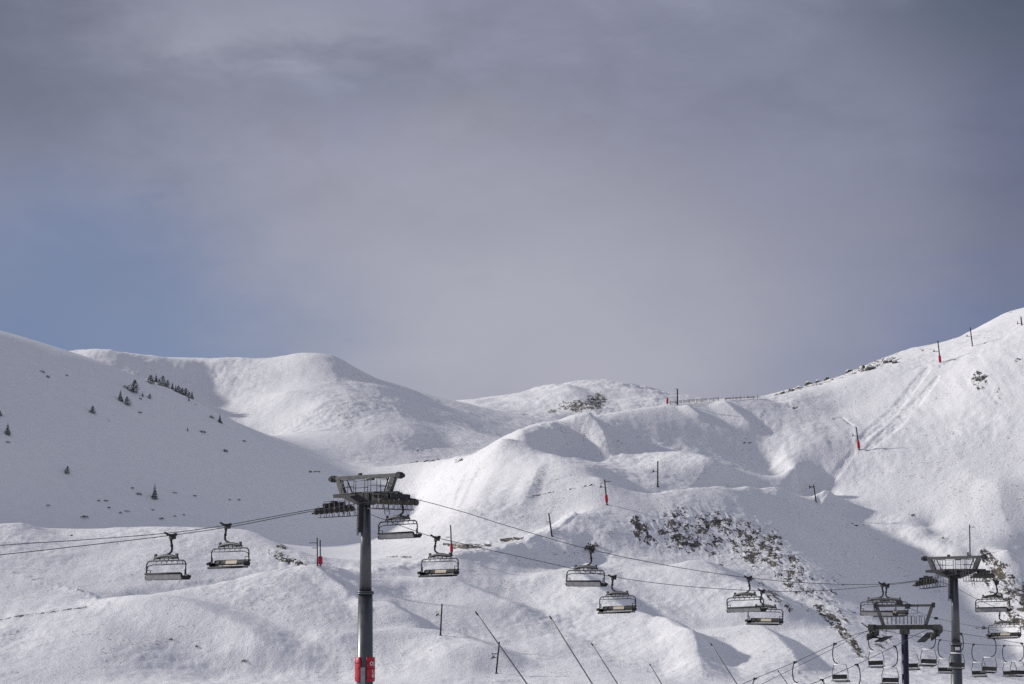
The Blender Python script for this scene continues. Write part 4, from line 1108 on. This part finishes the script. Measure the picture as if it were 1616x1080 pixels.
SHRUBS = [ # column, row, half width in columns, height in rows, label
 (66, 589, 5, 6, 'low dark shrub high on the left slope, left one of a group of three'), (75, 597, 5, 6, 'low dark shrub high on the left slope, lower middle of a group of three'),
 (105, 594, 4, 4, 'low dark shrub high on the left slope, right one of a group of three'), (197, 613, 6, 6, 'flat dark shrub left of the largest conifer'),
 (221, 631, 4, 4, 'flat little shrub just below and right of the largest conifer'), (333, 660, 6, 5, 'dark shrub left of the slim conifer on the shaded edge'),
 (319, 683, 6, 5, 'dark shrub in the snow below the lower end of the ridge row'), (355, 713, 6, 5, 'grey shrub alone below the shaded edge, halfway down'),
 (385, 697, 4, 3, 'faint grey shrub close to the sunlit edge of the shaded slope'), (219, 781, 5, 5, 'round dark shrub left of the slender lone conifer'),
 (209, 771, 3, 3, 'tiny shrub above the round dark shrub low on the left slope'), (156, 791, 3, 3, 'tiny dark shrub, left one of a close pair low on the left slope'),
 (167, 791, 4, 3, 'tiny dark shrub, right one of a close pair low on the left slope'), (172, 802, 3, 3, 'tiny shrub just below a close pair of shrubs'),
 (190, 810, 3, 3, 'tiny shrub above the lit hill, left of a faint streak'), (200, 807, 5, 2, 'flat streak of scrub above the lit hill'), (133, 816, 8, 3, 'wide flat dark scrub at the foot of the left slope'),
 (76, 798, 4, 2, 'flat scrub low at the far left, alone'), (275, 778, 5, 2, 'flat scrub right of the slender lone conifer, nearer one'), (307, 783, 5, 2, 'flat scrub right of the slender lone conifer, farther one'),
 (255, 819, 5, 3, 'flat dark scrub just above the crest of the lit hill'), (241, 805, 3, 2, 'tiny scrub straight below the slender lone conifer'),
 (276, 815, 3, 2, 'tiny scrub above the crest, right of the flat dark one'), (290, 813, 3, 2, 'rightmost tiny scrub above the crest of the lit hill'), (362, 789, 3, 2, 'small scrub above the lift ropes left of the tall tower, left of two'),
 (377, 789, 4, 2, 'small scrub above the lift ropes left of the tall tower, right of two'), (171, 665, 3, 2, 'tiny scrub on the open slope below the small round conifer'), (307, 640, 3, 3, 'tiny scrub under the last tree of the ridge row'),
 (220, 652, 5, 3, 'faint scrub below the pair of dark conifers'), (113, 846, 3, 3, 'tiny scrub at the left foot of the lit hill'), (12, 699, 4, 4, 'small grey scrub below the slim lone conifer at the left edge'),
 (270, 1010, 4, 4, 'small dark stone-like scrub in the foreground hollow, left of two'), (310, 1021, 3, 4, 'small dark stone-like scrub in the foreground hollow, right of two'), (386, 1044, 6, 4, 'dark streak of scrub in the foreground hollow'),
 (930, 868, 9, 13, 'shaggy dark bush on the snow above a chair grip, left of the rocky hill'), (940, 863, 6, 8, 'snow-covered bush touching the shaggy dark bush on its right'),
 (1488, 850, 2, 5, 'tiny dark bush on the sunlit right slope below the skyline hollow'), (1347, 968, 5, 3, 'small dark scrub in the shaded gully left of the blue tower')]
sp = None
for i, (px, r, w, h, lab) in enumerate(SHRUBS):
    p = pick(px, r); k = p.y * PX2M
    S = (w * k, w * k, max(h * k, .3))
    if sp is None:
        sp = scrub_mesh(5).build('shrub', M_SCRUB); tag(sp, lab, 'shrub', 'shrubs and scrub in the snow'); sp.location = p; sp.scale = S
    else:
        o = sp.copy(); COL.objects.link(o); o.location = p; o.scale = S; o.rotation_euler = (0, 0, i * 2.1); o['label'] = lab

# ------------------------------------------------------------------ rocks on the right-hand skyline
def rock_mesh(seed):
    rnd = random.Random(seed); bm = bmesh.new(); bmesh.ops.create_icosphere(bm, subdivisions=3, radius=1)
    dirs = [Vector((rnd.gauss(0, 1), rnd.gauss(0, 1), rnd.gauss(0, 1))).normalized() for _ in range(14)]
    cut = [rnd.uniform(.55, .95) for _ in dirs]
    for v in bm.verts:
        n = v.co.normalized(); r = 1.0
        for d, c in zip(dirs, cut):
            k = n.dot(d)
            if k > 1e-3: r = min(r, c / k)
        v.co = n * r * (1 + .05 * rnd.uniform(-1, 1)); v.co.z = max(v.co.z, -.5)
    me = bpy.data.meshes.new('rock'); bm.to_mesh(me); bm.free(); me.materials.append(M_ROCK)
    return me
RM = [rock_mesh(s) for s in (3, 8, 14)]
ROCKS = [(1236, 622, 5, 5, 'small snowy rock at the left start of the skyline ridge, beside the fence end'), (1248, 618, 6, 5, 'grey rock second from the left on the skyline ridge'),
         (1262, 613, 6, 5, 'low snow-capped rock, third from the left on the skyline ridge'), (1276, 608, 8, 6, 'brownish rock, fourth from the left on the skyline ridge'),
         (1292, 604, 6, 5, 'low rock in the middle of the left skyline stretch'), (1305, 600, 6, 6, 'snow-capped rock at the dip of the skyline ridge'),
         (1340, 589, 8, 6, 'grey rock left of the biggest skyline rock'), (1360, 584, 8, 8, 'dark upright rock touching the biggest skyline rock on its left'),
         (1375, 584, 12, 9, 'biggest brown rock on the skyline ridge'), (1402, 573, 9, 7, 'snow-covered rock right of the biggest skyline rock'),
         (1412, 574, 7, 6, 'jagged rock near the top end of the rocky skyline stretch'), (1505, 537, 5, 3, 'small stone on the skyline between two lift poles'),
         (1597, 495, 4, 3, 'small dark stone near the summit at the right'), (1552, 536, 6, 3, 'flat stone in the snow below the bare skyline pole'),
         (1545, 602, 7, 10, 'dark rock of the outcrop on the upper right slope'), (1553, 597, 6, 6, 'pale rock beside the dark outcrop on the upper right slope')]
for i, (px, r, w, h, lab) in enumerate(ROCKS):
    p = pick(px, r); k = p.y * PX2M
    o = bpy.data.objects.new('rock', RM[i % 3]); COL.objects.link(o); tag(o, lab, 'rock', 'rocks on the right hillside')
    o.location = p + Vector((0, 0, .1 * h * k)); o.scale = (w * k, w * k * .9, h * k * 1.0); o.rotation_euler = (.2 * math.sin(i), .2 * math.cos(i * 2), i * 1.3)
